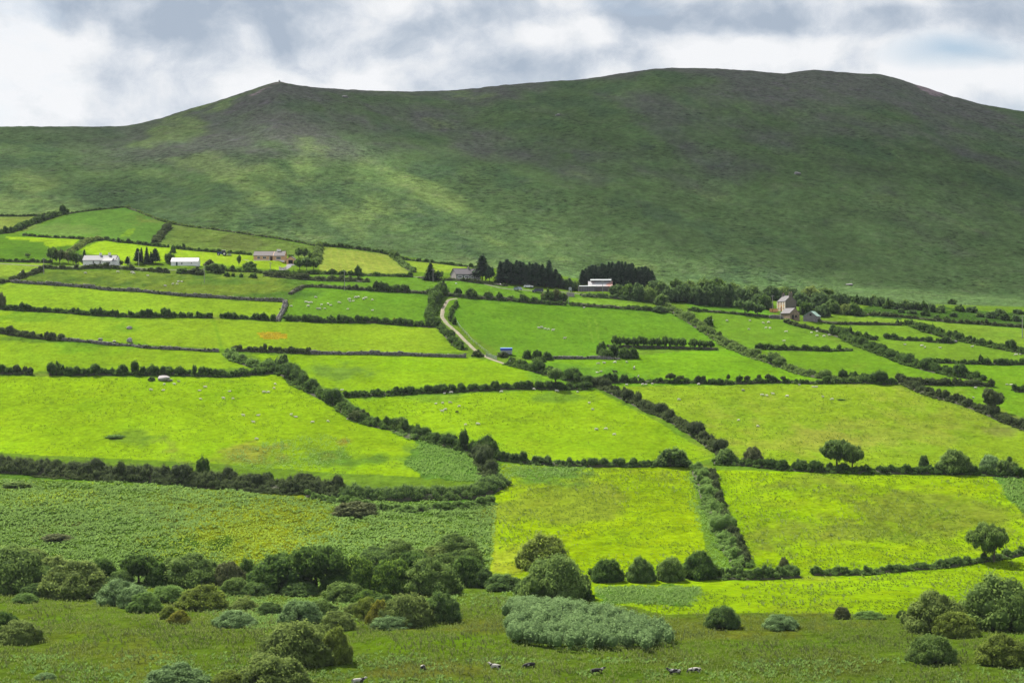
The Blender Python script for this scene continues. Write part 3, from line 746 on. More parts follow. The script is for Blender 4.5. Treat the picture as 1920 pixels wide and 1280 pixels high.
def stone_wall(label, pts, w=.9, h=1.1, grass=0.25, group='dry stone walls'):
    _hseed[0] += 7; sd_ = _hseed[0]; g = np.random.default_rng(sd_)
    x, y, z, s, nx, ny = resample(pts, 0.55)
    root = thing('stone_wall', label, 'wall', (x[0], y[0], float(z[0])), 0, group)
    base = np.array([(a, b, c) for a in (-1, 1) for b in (-1, 1) for c in (-1, 1)], float)
    qf = np.array([(0, 1, 3, 2), (4, 6, 7, 5), (0, 4, 5, 1), (2, 3, 7, 6), (0, 2, 6, 4), (1, 5, 7, 3)])
    V = []; hv = h * (1 + .8 * fbm(s / 6, s * 0, sd_, 3))
    for i in range(len(s)):
        for lay in range(max(2, int(round(hv[i] / .38)))):
            for side in ((-1, 1) if w > .6 else (0,)):
                c = np.array([x[i] + nx[i] * side * w * .24 + g.normal() * .12, y[i] + ny[i] * side * w * .24 + g.normal() * .12, 0])
                c[2] = z[i] + .12 + lay * .38 * g.uniform(.85, 1.1)
                sc = np.array([g.uniform(.24, .42), g.uniform(.2, .34), g.uniform(.16, .26)])
                p = base * sc * (1 + .28 * g.normal(size=(8, 3)) * .7)
                a = math.atan2(ny[i], nx[i]) + math.pi / 2 + g.normal() * .3
                ca, sa = math.cos(a), math.sin(a)
                V.append(np.stack([p[:, 0] * ca - p[:, 1] * sa, p[:, 0] * sa + p[:, 1] * ca, p[:, 2]], 1) + c)
    N = len(V); V = np.concatenate(V) - np.array(root.location)[None]
    ff = (qf[None] + (np.arange(N) * 8)[:, None, None]).reshape(-1)
    obj('stones', mesh_np('wall_stones', V, ff, np.full(N * 6, 4), [STONE]), root)
    strip_bank('bank', x, y, nx, ny, w * .85, h * .62, root, BANK, sd_)
    if grass:
        C, Rr = [], []
        for i in range(len(s)):
            if g.random() < grass:
                u = g.choice([-1, 1]) * w * g.uniform(.2, .7)
                C.append((x[i] + nx[i] * u, y[i] + ny[i] * u, float(z[i]) + g.uniform(.2, h))); q = g.uniform(.3, .6); Rr.append((q, q, q * .8))
        v, f, sz, tt = foliage(np.array(C) - np.array(root.location)[None], np.array(Rr), 14, .42, g)
        obj('growth', mesh_np('wall_growth', v, f, sz, [LM['gorse']], tint=tt), root)
    return root

# ------------------------------------------------------------------ bush and tree models (unit size: 1 wide each way from the middle, 1 tall)
def dome_mesh(name, seed, nclump, leaf, per, jag=.16, crad=.27, skew=0.0, stem=0.0):
    g = np.random.default_rng(seed)
    C, Rr = [], []
    for k in range(nclump):
        u = unit(g.normal(size=(1, 3)))[0]; u[2] = abs(u[2])
        q = g.uniform(.62, .82) * (1 + np.clip(g.normal(), -1.2, 1.2) * jag)
        r = crad * g.uniform(.65, 1.25)
        z = max(u[2] * q, .10 + stem)
        C.append((u[0] * q * (1 - .25 * stem) + skew * z, u[1] * q, z)); Rr.append((r, r, r * g.uniform(.7, 1.0)))
    for k in range(nclump // 4):
        a = g.uniform(0, 2 * math.pi); q = g.uniform(0, .5)
        C.append((q * math.cos(a), q * math.sin(a), g.uniform(.3, .6))); Rr.append((.32, .32, .32))
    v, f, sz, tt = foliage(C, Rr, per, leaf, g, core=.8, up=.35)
    return mesh_np(name, v, f, sz, [LM['dark']], tint=tt)

def crown_mesh(name, seed, nclump, leaf, per, lo=.38, hi=1.0, wr=1.0, lean=0.0, crad=.22, flat=False):
    g = np.random.default_rng(seed); C, Rr = [], []
    mid = (lo + hi) / 2; hz = (hi - lo) / 2
    for k in range(nclump):
        u = unit(g.normal(size=(1, 3)))[0]
        q = g.uniform(.35, .88)
        z = mid + u[2] * q * hz
        if flat and u[2] < -.2: z = mid - hz * .35 * g.random()
        w = wr * (1.15 - .25 * abs(z - mid) / hz)
        r = crad * g.uniform(.6, 1.25)
        C.append((u[0] * q * w + lean * (z - lo), u[1] * q * w, z)); Rr.append((r, r, r * .7))
    v, f, sz, tt = foliage(C, Rr, per, leaf, g, core=.62, up=.2)
    return mesh_np(name, v, f, sz, [LM['dark']], tint=tt)

def trunk_mesh(name, seed, lo=.4, lean=0.0, r=.055, limbs=5, twin=False):
    g = random.Random(seed); m = MB()
    for tw in ((-.22, .30) if twin else (0,)):
        top = Vector((tw + lean * .3, 0, lo + .12))
        m.tube([(tw * .8, 0, -.08), (tw * .9 + lean * .05, 0, lo * .5), top], [r * 1.25, r, r * .75], 7)
        for k in range(limbs):
            a = 2 * math.pi * (k + g.random() * .6) / limbs
            e = Vector((tw + math.cos(a) * g.uniform(.35, .6) + lean * .5, math.sin(a) * .45, lo + g.uniform(.22, .42)))
            b = Vector((tw * .9 + lean * .15, 0, lo * g.uniform(.6, .95)))
            m.tube([b, b.lerp(e, .5) + Vector((0, 0, .05)), e], [r * .55, r * .4, r * .16], 5)
    return m.mesh(name, BARK)

def conifer_mesh(name, seed, n=1100, rad=.26, bare=.06):
    g = np.random.default_rng(seed)
    lay = g.integers(0, 17, n); t_ = (lay + g.random(n) * .55) / 17
    z = bare + (1 - bare) * t_
    rr = rad * (1 - t_) ** (.85 if seed < 123 else .6) * (1 + .25 * np.sin(lay * 2.4)) + .012
    q = g.uniform(.35, 1.0, n); a = g.uniform(0, 2 * math.pi, n)
    x = np.cos(a) * rr * q; y = np.sin(a) * rr * q
    s = np.stack([np.cos(a), np.sin(a), np.full(n, -.35) + .2 * g.normal(size=n)], 1)
    s = unit(s + .25 * g.normal(size=(n, 3))); side = unit(np.cross(s, np.array([[0, 0, 1.0]])))
    ln = (.055 + .05 * (1 - t_)) * g.uniform(.7, 1.3, n); wd = ln * .38
    p = np.stack([x, y, z], 1)
    qd = np.stack([p + s * ln[:, None], p + side * wd[:, None], p - s * ln[:, None] * .8, p - side * wd[:, None]], 1).reshape(-1, 3)
    tn = np.repeat(np.clip(.2 + .6 * q * g.random(n), 0, 1), 4)
    # dense inside
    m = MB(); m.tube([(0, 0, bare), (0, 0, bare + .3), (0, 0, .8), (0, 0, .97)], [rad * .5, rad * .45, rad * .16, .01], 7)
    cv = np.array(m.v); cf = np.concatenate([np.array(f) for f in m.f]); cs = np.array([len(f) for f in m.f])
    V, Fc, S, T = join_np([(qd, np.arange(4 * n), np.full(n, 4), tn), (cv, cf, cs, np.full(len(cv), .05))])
    return mesh_np(name, V, Fc, S, [LM['conif']], tint=T)

def conifer_trunk():
    m = MB(); m.tube([(0, 0, -.05), (0, 0, .4), (0, 0, .95)], [.022, .018, .004], 6); return m.mesh('conifer_trunk', BARK)

NEAR = [dome_mesh('bush_near', 11 + k, 130, .062, 130, .07 + .025 * (k % 3), .19 + .02 * (k % 2)) for k in range(4)]
MIDB = [dome_mesh('bush_mid', 31 + k, 60, .11, 60, .12, .24) for k in range(4)]
FARB = [dome_mesh('bush_far', 51 + k, 26, .20, 26, .18, .32) for k in range(4)]
WINDB = [dome_mesh('bush_windswept', 71 + k, 40, .14, 44, .14, .26, skew=.35) for k in range(2)]
CROWN_N = [crown_mesh('crown_near', 81 + k, 130, .065, 110, .26, 1.0, 1.0, 0, .17) for k in range(3)]
CROWN_M = [crown_mesh('crown_mid', 91 + k, 52, .14, 44, .30, 1.0, .95, 0, .22) for k in range(3)]
CROWN_W = [crown_mesh('crown_windswept', 101 + k, 40, .16, 40, .48, 1.0, .85, .55, .22, True) for k in range(2)]
CROWN_F = [crown_mesh('crown_far', 111 + k, 26, .22, 26, .22, 1.0, .95, 0, .3) for k in range(4)]
CONI = [conifer_mesh('conifer_crown', 121 + k, 1300, .24 + .03 * (k % 2), .05 if k < 2 else .20) for k in range(4)]
TRUNK = trunk_mesh('trunk', 1, .42); TRUNK2 = trunk_mesh('trunk_twin', 2, .38, 0, .045, 4, True); TRUNKW = trunk_mesh('trunk_leaning', 3, .5, .35, .06, 4)
CTRUNK = conifer_trunk()

def bush(label, px, py, wpx, hpx, mat='dark', proto=None, depth=1.0, rot=None, group=None, name='bush', cat='bush', k=[0]):
    k[0] += 1
    p = P(px, py); m = mpp(p.y)
    if proto is None: proto = NEAR if p.y < 470 else (MIDB if p.y < 640 else FARB)
    r = random.Random(k[0] * 17)
    w = wpx * m / 2; me = proto[k[0] % len(proto)]
    o = obj(name, me, None, (p.x, p.y + w * .3 * depth, gz1(p.x, p.y + w * .3 * depth) - .1), r.uniform(0, 6.28) if rot is None else rot, (w * .96, w * depth * .96, hpx * m * .97), LM[mat])
    return tag(o, label, cat, group)

def tree(label, px, py, wpx, hpx, mat='green', crown=None, trunk=None, rot=None, group=None, name='tree', cat='tree', depth=1.0, k=[0]):
    k[0] += 1
    p = P(px, py); m = mpp(p.y); r = random.Random(k[0] * 31)
    if crown is None: crown = CROWN_N if p.y < 470 else (CROWN_M if p.y < 700 else CROWN_F)
    w = wpx * m / 2
    t = thing(name, label, cat, (p.x, p.y, p.z - .05), r.uniform(0, 6.28) if rot is None else rot, group)
    t.scale = (w, w * depth, hpx * m)
    obj('crown', crown[k[0] % len(crown)], t, mat=LM[mat])
    obj('trunk', trunk or TRUNK, t)
    return t

def conifer(label, px, py, wpx, hpx, group=None, which=None, k=[0]):
    k[0] += 1
    p = P(px, py); m = mpp(p.y); r = random.Random(k[0] * 13)
    t = thing('conifer_tree', label, 'conifer', (p.x, p.y, p.z), r.uniform(0, 6.28), group)
    s = wpx * m / .52; t.scale = (s, s, hpx * m)
    obj('crown', CONI[(k[0] if which is None else which) % 4], t, mat=LM['conif'])
    obj('trunk', CTRUNK, t)
    return t

ORD = ['first', 'second', 'third', 'fourth', 'fifth', 'sixth', 'seventh', 'eighth', 'ninth', 'tenth', 'eleventh', 'twelfth', 'thirteenth', 'fourteenth',
       'fifteenth', 'sixteenth', 'seventeenth', 'eighteenth', 'nineteenth', 'twentieth', 'twenty-first', 'twenty-second', 'twenty-third', 'twenty-fourth',
       'twenty-fifth', 'twenty-sixth', 'twenty-seventh', 'twenty-eighth', 'twenty-ninth', 'thirtieth', 'thirty-first', 'thirty-second', 'thirty-third']
def nth(i): return ORD[i]

# ------------------------------------------------------------------ low growth nobody could count
def scatter(poly, per_m2, g, hole=None):
    p = np.array(poly, float)
    w = PA(p[:, 0], p[:, 1])
    y0, y1 = w[:, 1].min(), w[:, 1].max(); x0, x1 = w[:, 0].min(), w[:, 0].max()
    n = int((x1 - x0) * (y1 - y0) * per_m2)
    x = g.uniform(x0, x1, n); y = g.uniform(y0, y1, n)
    px = CX + F * x / y; py = CY - F * base_z(x, y) / y
    px = px + 20 * fbm(x / 6, y / 6, 201, 3) + g.normal(size=n) * 5; py = py + 10 * fbm(x / 6, y / 8, 202, 3) + g.normal(size=n) * 2.5
    k = inside(poly, px, py)
    return x[k], y[k], px[k], py[k]

def tufts(name, label, x, y, size, mat, g, blades=5, spread=.8, rise=.75, wid=.3, cat=None, tint=None):
    z = gz(x, y); n = len(x)
    a = g.uniform(0, 2 * math.pi, (n, 1)) + np.arange(blades)[None] * 2 * math.pi / blades + g.normal(size=(n, blades)) * .3
    s = (size if np.isscalar(size) else size[:, None]) * g.uniform(.6, 1.35, (n, 1)) * g.uniform(.8, 1.2, (n, blades))
    dx, dy = np.cos(a), np.sin(a)
    o = np.stack([x, y, z], 1)[:, None, :]
    def pt(out, up, side):
        return o + np.stack([dx * out * s - dy * side * s, dy * out * s + dx * side * s, up * s], -1)
    A = pt(.02, -.05, 0); B = pt(spread * .55, rise * .8, wid * .5); C_ = pt(spread, rise * g.uniform(.6, 1.1, (n, blades)), 0); D_ = pt(spread * .55, rise * .8, -wid * .5)
    V = np.stack([A, B, C_, D_], 2).reshape(-1, 3); N = n * blades
    base = (np.clip(.5 + .8 * fbm(x / 5, y / 5, 301, 3) + .9 * fbm(x / 34, y / 40, 305, 3), 0, 1) if tint is None else tint)
    tn = np.clip(np.repeat(base, blades) * .6 + .4 * g.random(N), 0, 1)
    ob = obj(name, mesh_np(name, V, np.arange(4 * N), np.full(N, 4), [LM[mat]], tint=np.repeat(tn, 4)))
    return tag(ob, label, cat or name.replace('_', ' '), kind='stuff')
# ------------------------------------------------------------------ ground first, then what stands on it
GROUND_MAT = ground_mat()

def pad(px, py, r1, r2):
    p = P(px, py); PADS.append((p.x, p.y + r1 * .35, p.z, r1, r2))
for a in [(188, 497, 8, 16), (346, 499, 6, 12), (505, 490, 8, 15), (545, 496, 3, 7), (868, 526, 7, 14), (1112, 548, 8, 15), (1476, 583, 6, 11), (1493, 597, 4, 8), (1516, 602, 4, 8)]:
    pad(*a)
H = hedge

# hedges of the nearer fields
H('tall overgrown bracken and bramble bank above the sloping bracken field', [(-90, 872), (0, 880), (100, 886), (200, 893), (300, 899), (400, 907), (500, 914), (600, 921), (640, 924)], 9.0, 4.2, 'gorse', 0, bank=1.6, var=.8, dens=1.35, full=.9, bp=.16)
H('thick dark bank of bramble between boulder field and the bracken rim, brown patches on it', [(642, 926), (700, 930), (770, 934), (840, 932), (895, 926), (935, 908)], 8.0, 4.0, 'green', 0, bank=1.4, var=.8, dens=1.3, full=.88, bp=.18)
H('curving rim of bright fern below the sunken path', [(580, 930), (640, 940), (700, 952), (760, 958), (840, 954), (925, 944)], 3.4, 1.8, 'fern', 0, var=.5, bank=.6)
H('low dark bramble hedge along the foot of the middle lime field', [(938, 862), (1000, 869), (1080, 873), (1150, 874), (1225, 873), (1262, 871)], 3.6, 2.0, 'green', .25, var=.8)
H('long dark hedge under the round twin trees and windswept bushes', [(1340, 868), (1400, 872), (1460, 879), (1530, 884), (1600, 886), (1700, 886), (1800, 886), (1900, 892), (2010, 898)], 3.8, 2.3, 'dark', .25, var=.8)
H('wide downhill strip of bracken and bramble splitting the two front lime fields', [(1312, 884), (1320, 905), (1336, 945), (1352, 985), (1372, 1030), (1392, 1062)], 5.6, 2.2, 'fern', .3, var=1.0, bank=.8)
H('dark bramble spine along the downhill bracken strip', [(1335, 890), (1343, 925), (1358, 970), (1378, 1015), (1398, 1060)], 2.4, 2.4, 'gorse', .3, var=1.0, gaps=.3)
H('mixed dark hedge at the foot of the left front lime field, beside the brown gorse', [(1240, 1077), (1300, 1079), (1360, 1083), (1420, 1084), (1494, 1080)], 4.5, 2.6, 'green', .4, var=.8)
H('neat dense hedge running out to the lone thorn tree', [(1526, 1076), (1600, 1076), (1680, 1070), (1760, 1063), (1830, 1054), (1930, 1036), (2020, 1016)], 3.0, 1.7, 'green', .05, var=.35, dens=1.3)
H('dark upright bramble clump dividing fern patch and lime field', [(898, 856), (906, 870), (914, 886), (920, 900)], 4.5, 3.6, 'gorse', .4)
H('long dark hedge with thorn bushes descending right from the fern corner', [(640, 766), (672, 784), (705, 797), (745, 804), (790, 818), (830, 832), (870, 843), (905, 854), (940, 862)], 4.6, 2.7, 'dark', .55, var=1.1, gaps=.10)
H('pale bracken fringe of the hedge above the grazing flock', [(636, 748), (655, 766), (690, 786), (730, 800), (780, 822)], 4.2, 1.5, 'fern', 0, var=.8)
H('leafy diagonal hedge from the fern corner down past the flock, dark bush at its top', [(505, 690), (530, 700), (555, 714), (580, 730), (605, 744), (634, 758)], 5.6, 3.2, 'dark', .45, var=1.0)
H('rounded clump of pale bracken where three walls meet', [(432, 662), (442, 674), (462, 682), (490, 690), (515, 694)], 5.0, 2.2, 'fern', .1, var=.8)
H('dark bushy hedge above the boulder', [(92, 702), (140, 703), (200, 702), (260, 702), (320, 702), (360, 704), (420, 706), (470, 703), (510, 700)], 3.0, 2.6, 'dark', .35, var=1.1)
H('short dark hedge stub at the left edge above the boulder field', [(-70, 698), (-20, 699), (30, 700)], 2.6, 2.0, 'dark', .3)
H('small isolated gorse clump in the gap of the boulder hedge', [(32, 700), (45, 701), (58, 702)], 2.6, 2.6, 'gorse', .6)
H('dark hedge with brown bracken between the two middle lime fields', [(645, 744), (700, 741), (760, 737), (830, 733), (900, 730), (960, 728), (1040, 728), (1100, 728)], 3.4, 2.1, 'dark', .2, var=.9)
H('clumpy hedge following the lane down from the blue topped shelter', [(955, 682), (985, 690), (1015, 697), (1045, 704), (1075, 712), (1105, 722)], 4.6, 2.6, 'dark', .3, var=1.0)
H('long clumpy gorse hedge descending right to the corner of the lime field', [(1118, 720), (1145, 733), (1180, 750), (1215, 768), (1250, 784), (1290, 806), (1325, 830), (1360, 855), (1372, 866)], 4.6, 2.5, 'gorse', .3, var=1.0)
H('dark low hedge under the cow pasture with wind bent bushes', [(1120, 716), (1180, 715), (1240, 716), (1290, 716), (1340, 718), (1400, 718), (1460, 716), (1520, 718), (1600, 718), (1680, 720)], 2.4, 1.6, 'dark', .2, var=.9)
H('dense gorse hedge dropping to the right edge past the leaning tree', [(1688, 716), (1720, 730), (1760, 744), (1800, 755), (1840, 770), (1880, 788), (1930, 806), (2010, 836)], 4.4, 2.4, 'gorse', .3, var=.9)
H('brownish gorse hedge stub pointing right', [(1690, 714), (1720, 719), (1770, 721), (1815, 722), (1860, 724)], 2.6, 1.9, 'gorse', .3, gaps=.25, var=1.1)
H('dark gorse lump at the right edge beyond the leaning tree', [(1902, 733), (1925, 733), (1990, 738)], 3.5, 2.4, 'dark', .3)

# hedges of the middle fields
G2 = 'hedges of the middle fields'
H('big dark thicket hedging the bend of the stony lane', [(826, 552), (817, 566), (811, 580), (808, 594), (814, 608)], 4.4, 3.8, 'dark', .3, group=G2)
H('dark bushes between the lane and the left lime field', [(825, 612), (835, 624), (846, 637), (857, 648), (868, 656)], 3.2, 2.2, 'dark', .3, gaps=.1, group=G2)
H('small dark bushes inside the bend of the lane', [(856, 573), (848, 585), (845, 597), (853, 608)], 1.6, 1.4, 'dark', .3, gaps=.2, group=G2)
H('hedge of dark shrubs on a bank below the parked cars', [(795, 551), (850, 557), (900, 561), (950, 564), (1000, 568), (1060, 573)], 2.2, 1.3, 'dark', .1, bank=1.2, group=G2)
H('straight dark bank hedge right of the utility pole', [(1070, 573), (1130, 577), (1200, 581), (1262, 586)], 2.2, 1.3, 'dark', .1, bank=1.1, group=G2)
H('dark bramble and dry scrub at the field corner below the cars', [(1020, 562), (1040, 564), (1058, 566)], 4.5, 3.2, 'brown', .3, group=G2)
H('rough wide hedge dropping from the farm to the thorn row', [(1250, 580), (1272, 590), (1295, 604), (1318, 618), (1340, 630), (1362, 645), (1380, 655)], 5.0, 2.3, 'wdark', .35, var=1.1, group=G2)
H('rough wide hedge continuing right below the thorn row', [(1376, 654), (1410, 668), (1450, 682), (1490, 695), (1530, 706), (1570, 712), (1610, 715)], 4.8, 1.9, 'wdark', .3, var=1.0, group=G2)
H('dense dark rounded end of the hedge below the right hand pastures', [(1580, 712), (1610, 712), (1640, 717), (1662, 720)], 4.4, 3.3, 'dark', .3, group=G2)
H('dark straight bank under the row of thorn trees', [(1140, 650), (1180, 651), (1240, 652), (1300, 654), (1345, 656)], 2.2, .9, 'dark', 0, bank=1.0, group=G2)
H('short dark hedge between two green pastures left of the big diagonal', [(1420, 655), (1450, 655), (1500, 656), (1550, 657), (1597, 656)], 2.6, 1.9, 'dark', .4, var=1.1, group=G2)
H('big diagonal dark hedge of the right hand pastures', [(1562, 625), (1590, 636), (1620, 650), (1650, 661), (1690, 677), (1730, 690), (1775, 701), (1842, 713)], 5.0, 2.8, 'dark', .3, var=.8, group=G2)
H('short dark bush line above the big diagonal hedge', [(1588, 628), (1605, 630), (1622, 634), (1642, 637)], 2.8, 2.0, 'dark', .3, group=G2)
H('dark bush line with a flat gap in the middle right pastures', [(1663, 634), (1690, 637), (1720, 638), (1752, 641), (1785, 643)], 2.6, 1.7, 'dark', .4, var=1.2, group=G2)
H('upper diagonal hedge of thorn bushes running off the right edge', [(1712, 612), (1740, 622), (1775, 632), (1810, 640), (1850, 648), (1890, 656), (1950, 668), (2020, 684)], 4.2, 2.6, 'dark', .35, var=.9, group=G2)
H('dark flat topped hedge joining the big diagonal from the right', [(1738, 679), (1760, 679), (1793, 680)], 2.4, 1.6, 'dark', .3, group=G2)
H('dark hedge with rounded tops at right between two pastures', [(1798, 681), (1830, 681), (1870, 682), (1910, 682), (1990, 686)], 2.6, 2.0, 'dark', .4, var=1.2, group=G2)
H('low mossy bank running right from the stone barn', [(1535, 604), (1570, 607), (1620, 608), (1660, 609), (1690, 610)], 1.8, 1.1, 'gorse', .1, bank=.9, group=G2)
H('low line of bramble under the stone barn', [(1472, 604), (1500, 612), (1530, 619), (1562, 626)], 2.0, 1.2, 'gorse', .2, gaps=.2, group=G2)
H('low dark bank behind the sheep of the farmhouse field', [(1292, 583), (1330, 586), (1375, 590), (1410, 593), (1440, 595)], 1.8, 1.1, 'dark', .1, bank=.8, group=G2)
H('thin broken hedge along the foot of the mountain at right', [(1620, 590), (1680, 594), (1740, 600), (1800, 606), (1860, 610), (1940, 616)], 2.2, 1.4, 'gorse', .2, gaps=.25, group=G2)
H('dark bushy hedge below the flock by the grey wall', [(540, 599), (600, 603), (660, 604), (720, 606), (780, 610), (822, 613)], 2.8, 2.2, 'dark', .3, var=1.0, group=G2)
H('grass topped bank above the flock by the grey wall', [(545, 553), (556, 546), (572, 539), (610, 540), (650, 543), (700, 545), (760, 549), (800, 552)], 2.0, 1.1, 'gorse', .1, bank=1.0, group=G2)
H('three dark shrubs in a line on the bank above the flock', [(692, 545), (715, 546), (740, 547), (762, 548)], 3.4, 2.6, 'dark', .4, gaps=.25, group=G2)
H('dark hedge with thorn bushes, left of the mid field gate gap', [(-80, 574), (-20, 576), (40, 581), (80, 583), (140, 588), (200, 592), (250, 594), (300, 595), (350, 596), (396, 596)], 2.2, 1.8, 'dark', .4, var=1.3, group=G2)
H('dark hedge right of the mid field gate gap', [(414, 596), (440, 596), (470, 597), (500, 599), (518, 600)], 2.2, 1.8, 'dark', .4, var=1.2, group=G2)
H('stony hedge with dark shrubs at the left edge', [(-80, 618), (-20, 621), (25, 627), (70, 633), (112, 637)], 2.6, 2.2, 'gorse', .4, var=1.2, group=G2)
H('dark hedge leading right from the pale bracken clump', [(440, 656), (480, 657), (520, 658), (555, 660), (582, 662)], 2.6, 1.7, 'gorse', .2, group=G2)

# hedges of the upper fields
G3 = 'hedges around the upper fields'
H('bushy hedge climbing between two pale upper left fields', [(-60, 446), (0, 438), (25, 434), (50, 424), (80, 413), (105, 405), (124, 399)], 3.2, 2.4, 'dark', .3, group=G3)
H('thin dark hedge under the top left field', [(42, 441), (80, 444), (130, 446), (170, 449)], 1.8, 1.2, 'dark', .2, group=G3)
H('pale bushy hedge rising behind the white bungalow', [(128, 476), (145, 466), (158, 457), (172, 451), (200, 449)], 3.2, 2.0, 'olive', .2, group=G3)
H('dark hedge along the top of the lime field behind the white bungalow', [(196, 449), (225, 454), (255, 457), (285, 461), (315, 464)], 2.0, 1.4, 'dark', .2, gaps=.15, group=G3)
H('gorse bushes on the slope between the top fields', [(290, 455), (298, 446), (306, 436), (316, 426)], 3.4, 2.2, 'gorse', .4, gaps=.25, group=G3)
H('dark line of the mountain hedge over the top left field', [(-80, 408), (-20, 407), (50, 406), (106, 402)], 1.6, 1.1, 'dark', .1, group=G3)
H('dark mountain hedge over the highest field', [(126, 401), (160, 396), (200, 391), (236, 388)], 1.8, 1.2, 'dark', .1, group=G3)
H('long low mountain bank dropping right from the highest corner', [(238, 389), (270, 401), (300, 413), (330, 420), (380, 427), (430, 434), (500, 444), (560, 454), (590, 461)], 1.8, 1.0, 'wdark', .15, gaps=.1, group=G3)
H('dark hedge at the top of the tractor field', [(326, 466), (370, 471), (420, 475), (472, 479)], 2.0, 1.4, 'dark', .2, group=G3)
H('pale scrub strip beside the striped hay field', [(600, 462), (597, 472), (595, 484), (594, 494)], 3.4, 2.6, 'wdark', .2, group=G3)
H('dark mountain hedge above the striped hay field', [(594, 460), (640, 463), (700, 471), (738, 478)], 2.0, 1.5, 'dark', .2, group=G3)
H('diagonal hedge right of the striped hay field', [(736, 479), (748, 490), (760, 501), (776, 511)], 3.0, 2.0, 'green', .2, group=G3)
H('mountain hedge above the field behind the grey house', [(752, 486), (800, 492), (850, 498), (890, 502)], 2.0, 1.4, 'dark', .25, group=G3)
H('dark roadside hedge left of the white bungalow', [(-80, 488), (-20, 489), (40, 490), (95, 492)], 1.8, 1.3, 'dark', .1, group=G3)
H('reddish roadside hedge in front of the white bungalow', [(82, 502), (120, 504), (170, 504), (220, 504), (270, 508), (318, 512)], 2.2, 1.5, 'gorse', .25, group=G3)
H('dark roadside hedge below the peach bungalow', [(418, 508), (470, 510), (520, 513), (580, 514), (640, 515), (700, 517), (772, 519)], 2.4, 1.7, 'dark', .3, group=G3)
H('brown rough scrub below the road and drive', [(500, 517), (530, 520), (560, 523), (600, 526), (640, 527), (690, 528)], 4.4, 1.7, 'gorse', .3, group=G3)
H('diagonal hedge joining the wall at the far left', [(-70, 530), (-10, 530), (25, 526), (50, 517), (78, 507)], 2.6, 1.7, 'gorse', .3, group=G3)
H('low garden hedge below the grey house', [(786, 521), (830, 526), (870, 530), (910, 533), (950, 537)], 2.6, 1.1, 'gorse', .1, group=G3)
H('dark scrub below the rusty roofed barn', [(1090, 556), (1130, 558), (1170, 562), (1210, 566)], 3.4, 1.6, 'wood', .3, group=G3)

# dry stone walls
stone_wall('long dark turf topped wall across the upper left fields', [(22, 529), (70, 533), (150, 539), (200, 544), (260, 547), (300, 551), (350, 556), (400, 559), (450, 562), (530, 566)], 1.0, 1.2, .95)
stone_wall('pale grey stone wall running straight downhill beside the flock', [(537, 567), (533, 576), (528, 588), (521, 601)], 1.9, 1.3, .06)
stone_wall('stony wall with dark scrub falling right across the left fields', [(112, 637), (160, 641), (215, 647), (245, 648), (270, 652), (340, 655), (408, 658)], 1.1, 1.0, .5)
stone_wall('grey stone wall ending at the lane below the orange patch', [(582, 662), (640, 663), (700, 663), (780, 666), (872, 670)], 1.0, 1.2, .25)
stone_wall('dark mossy wall between the lane shelter and thorn bushes', [(1036, 672), (1080, 673), (1120, 673), (1160, 674)], .9, 1.0, .4)
stone_wall('low ruined wall in front of the tall farmhouse', [(1444, 597), (1455, 597), (1468, 598)], .9, 1.4, .2)

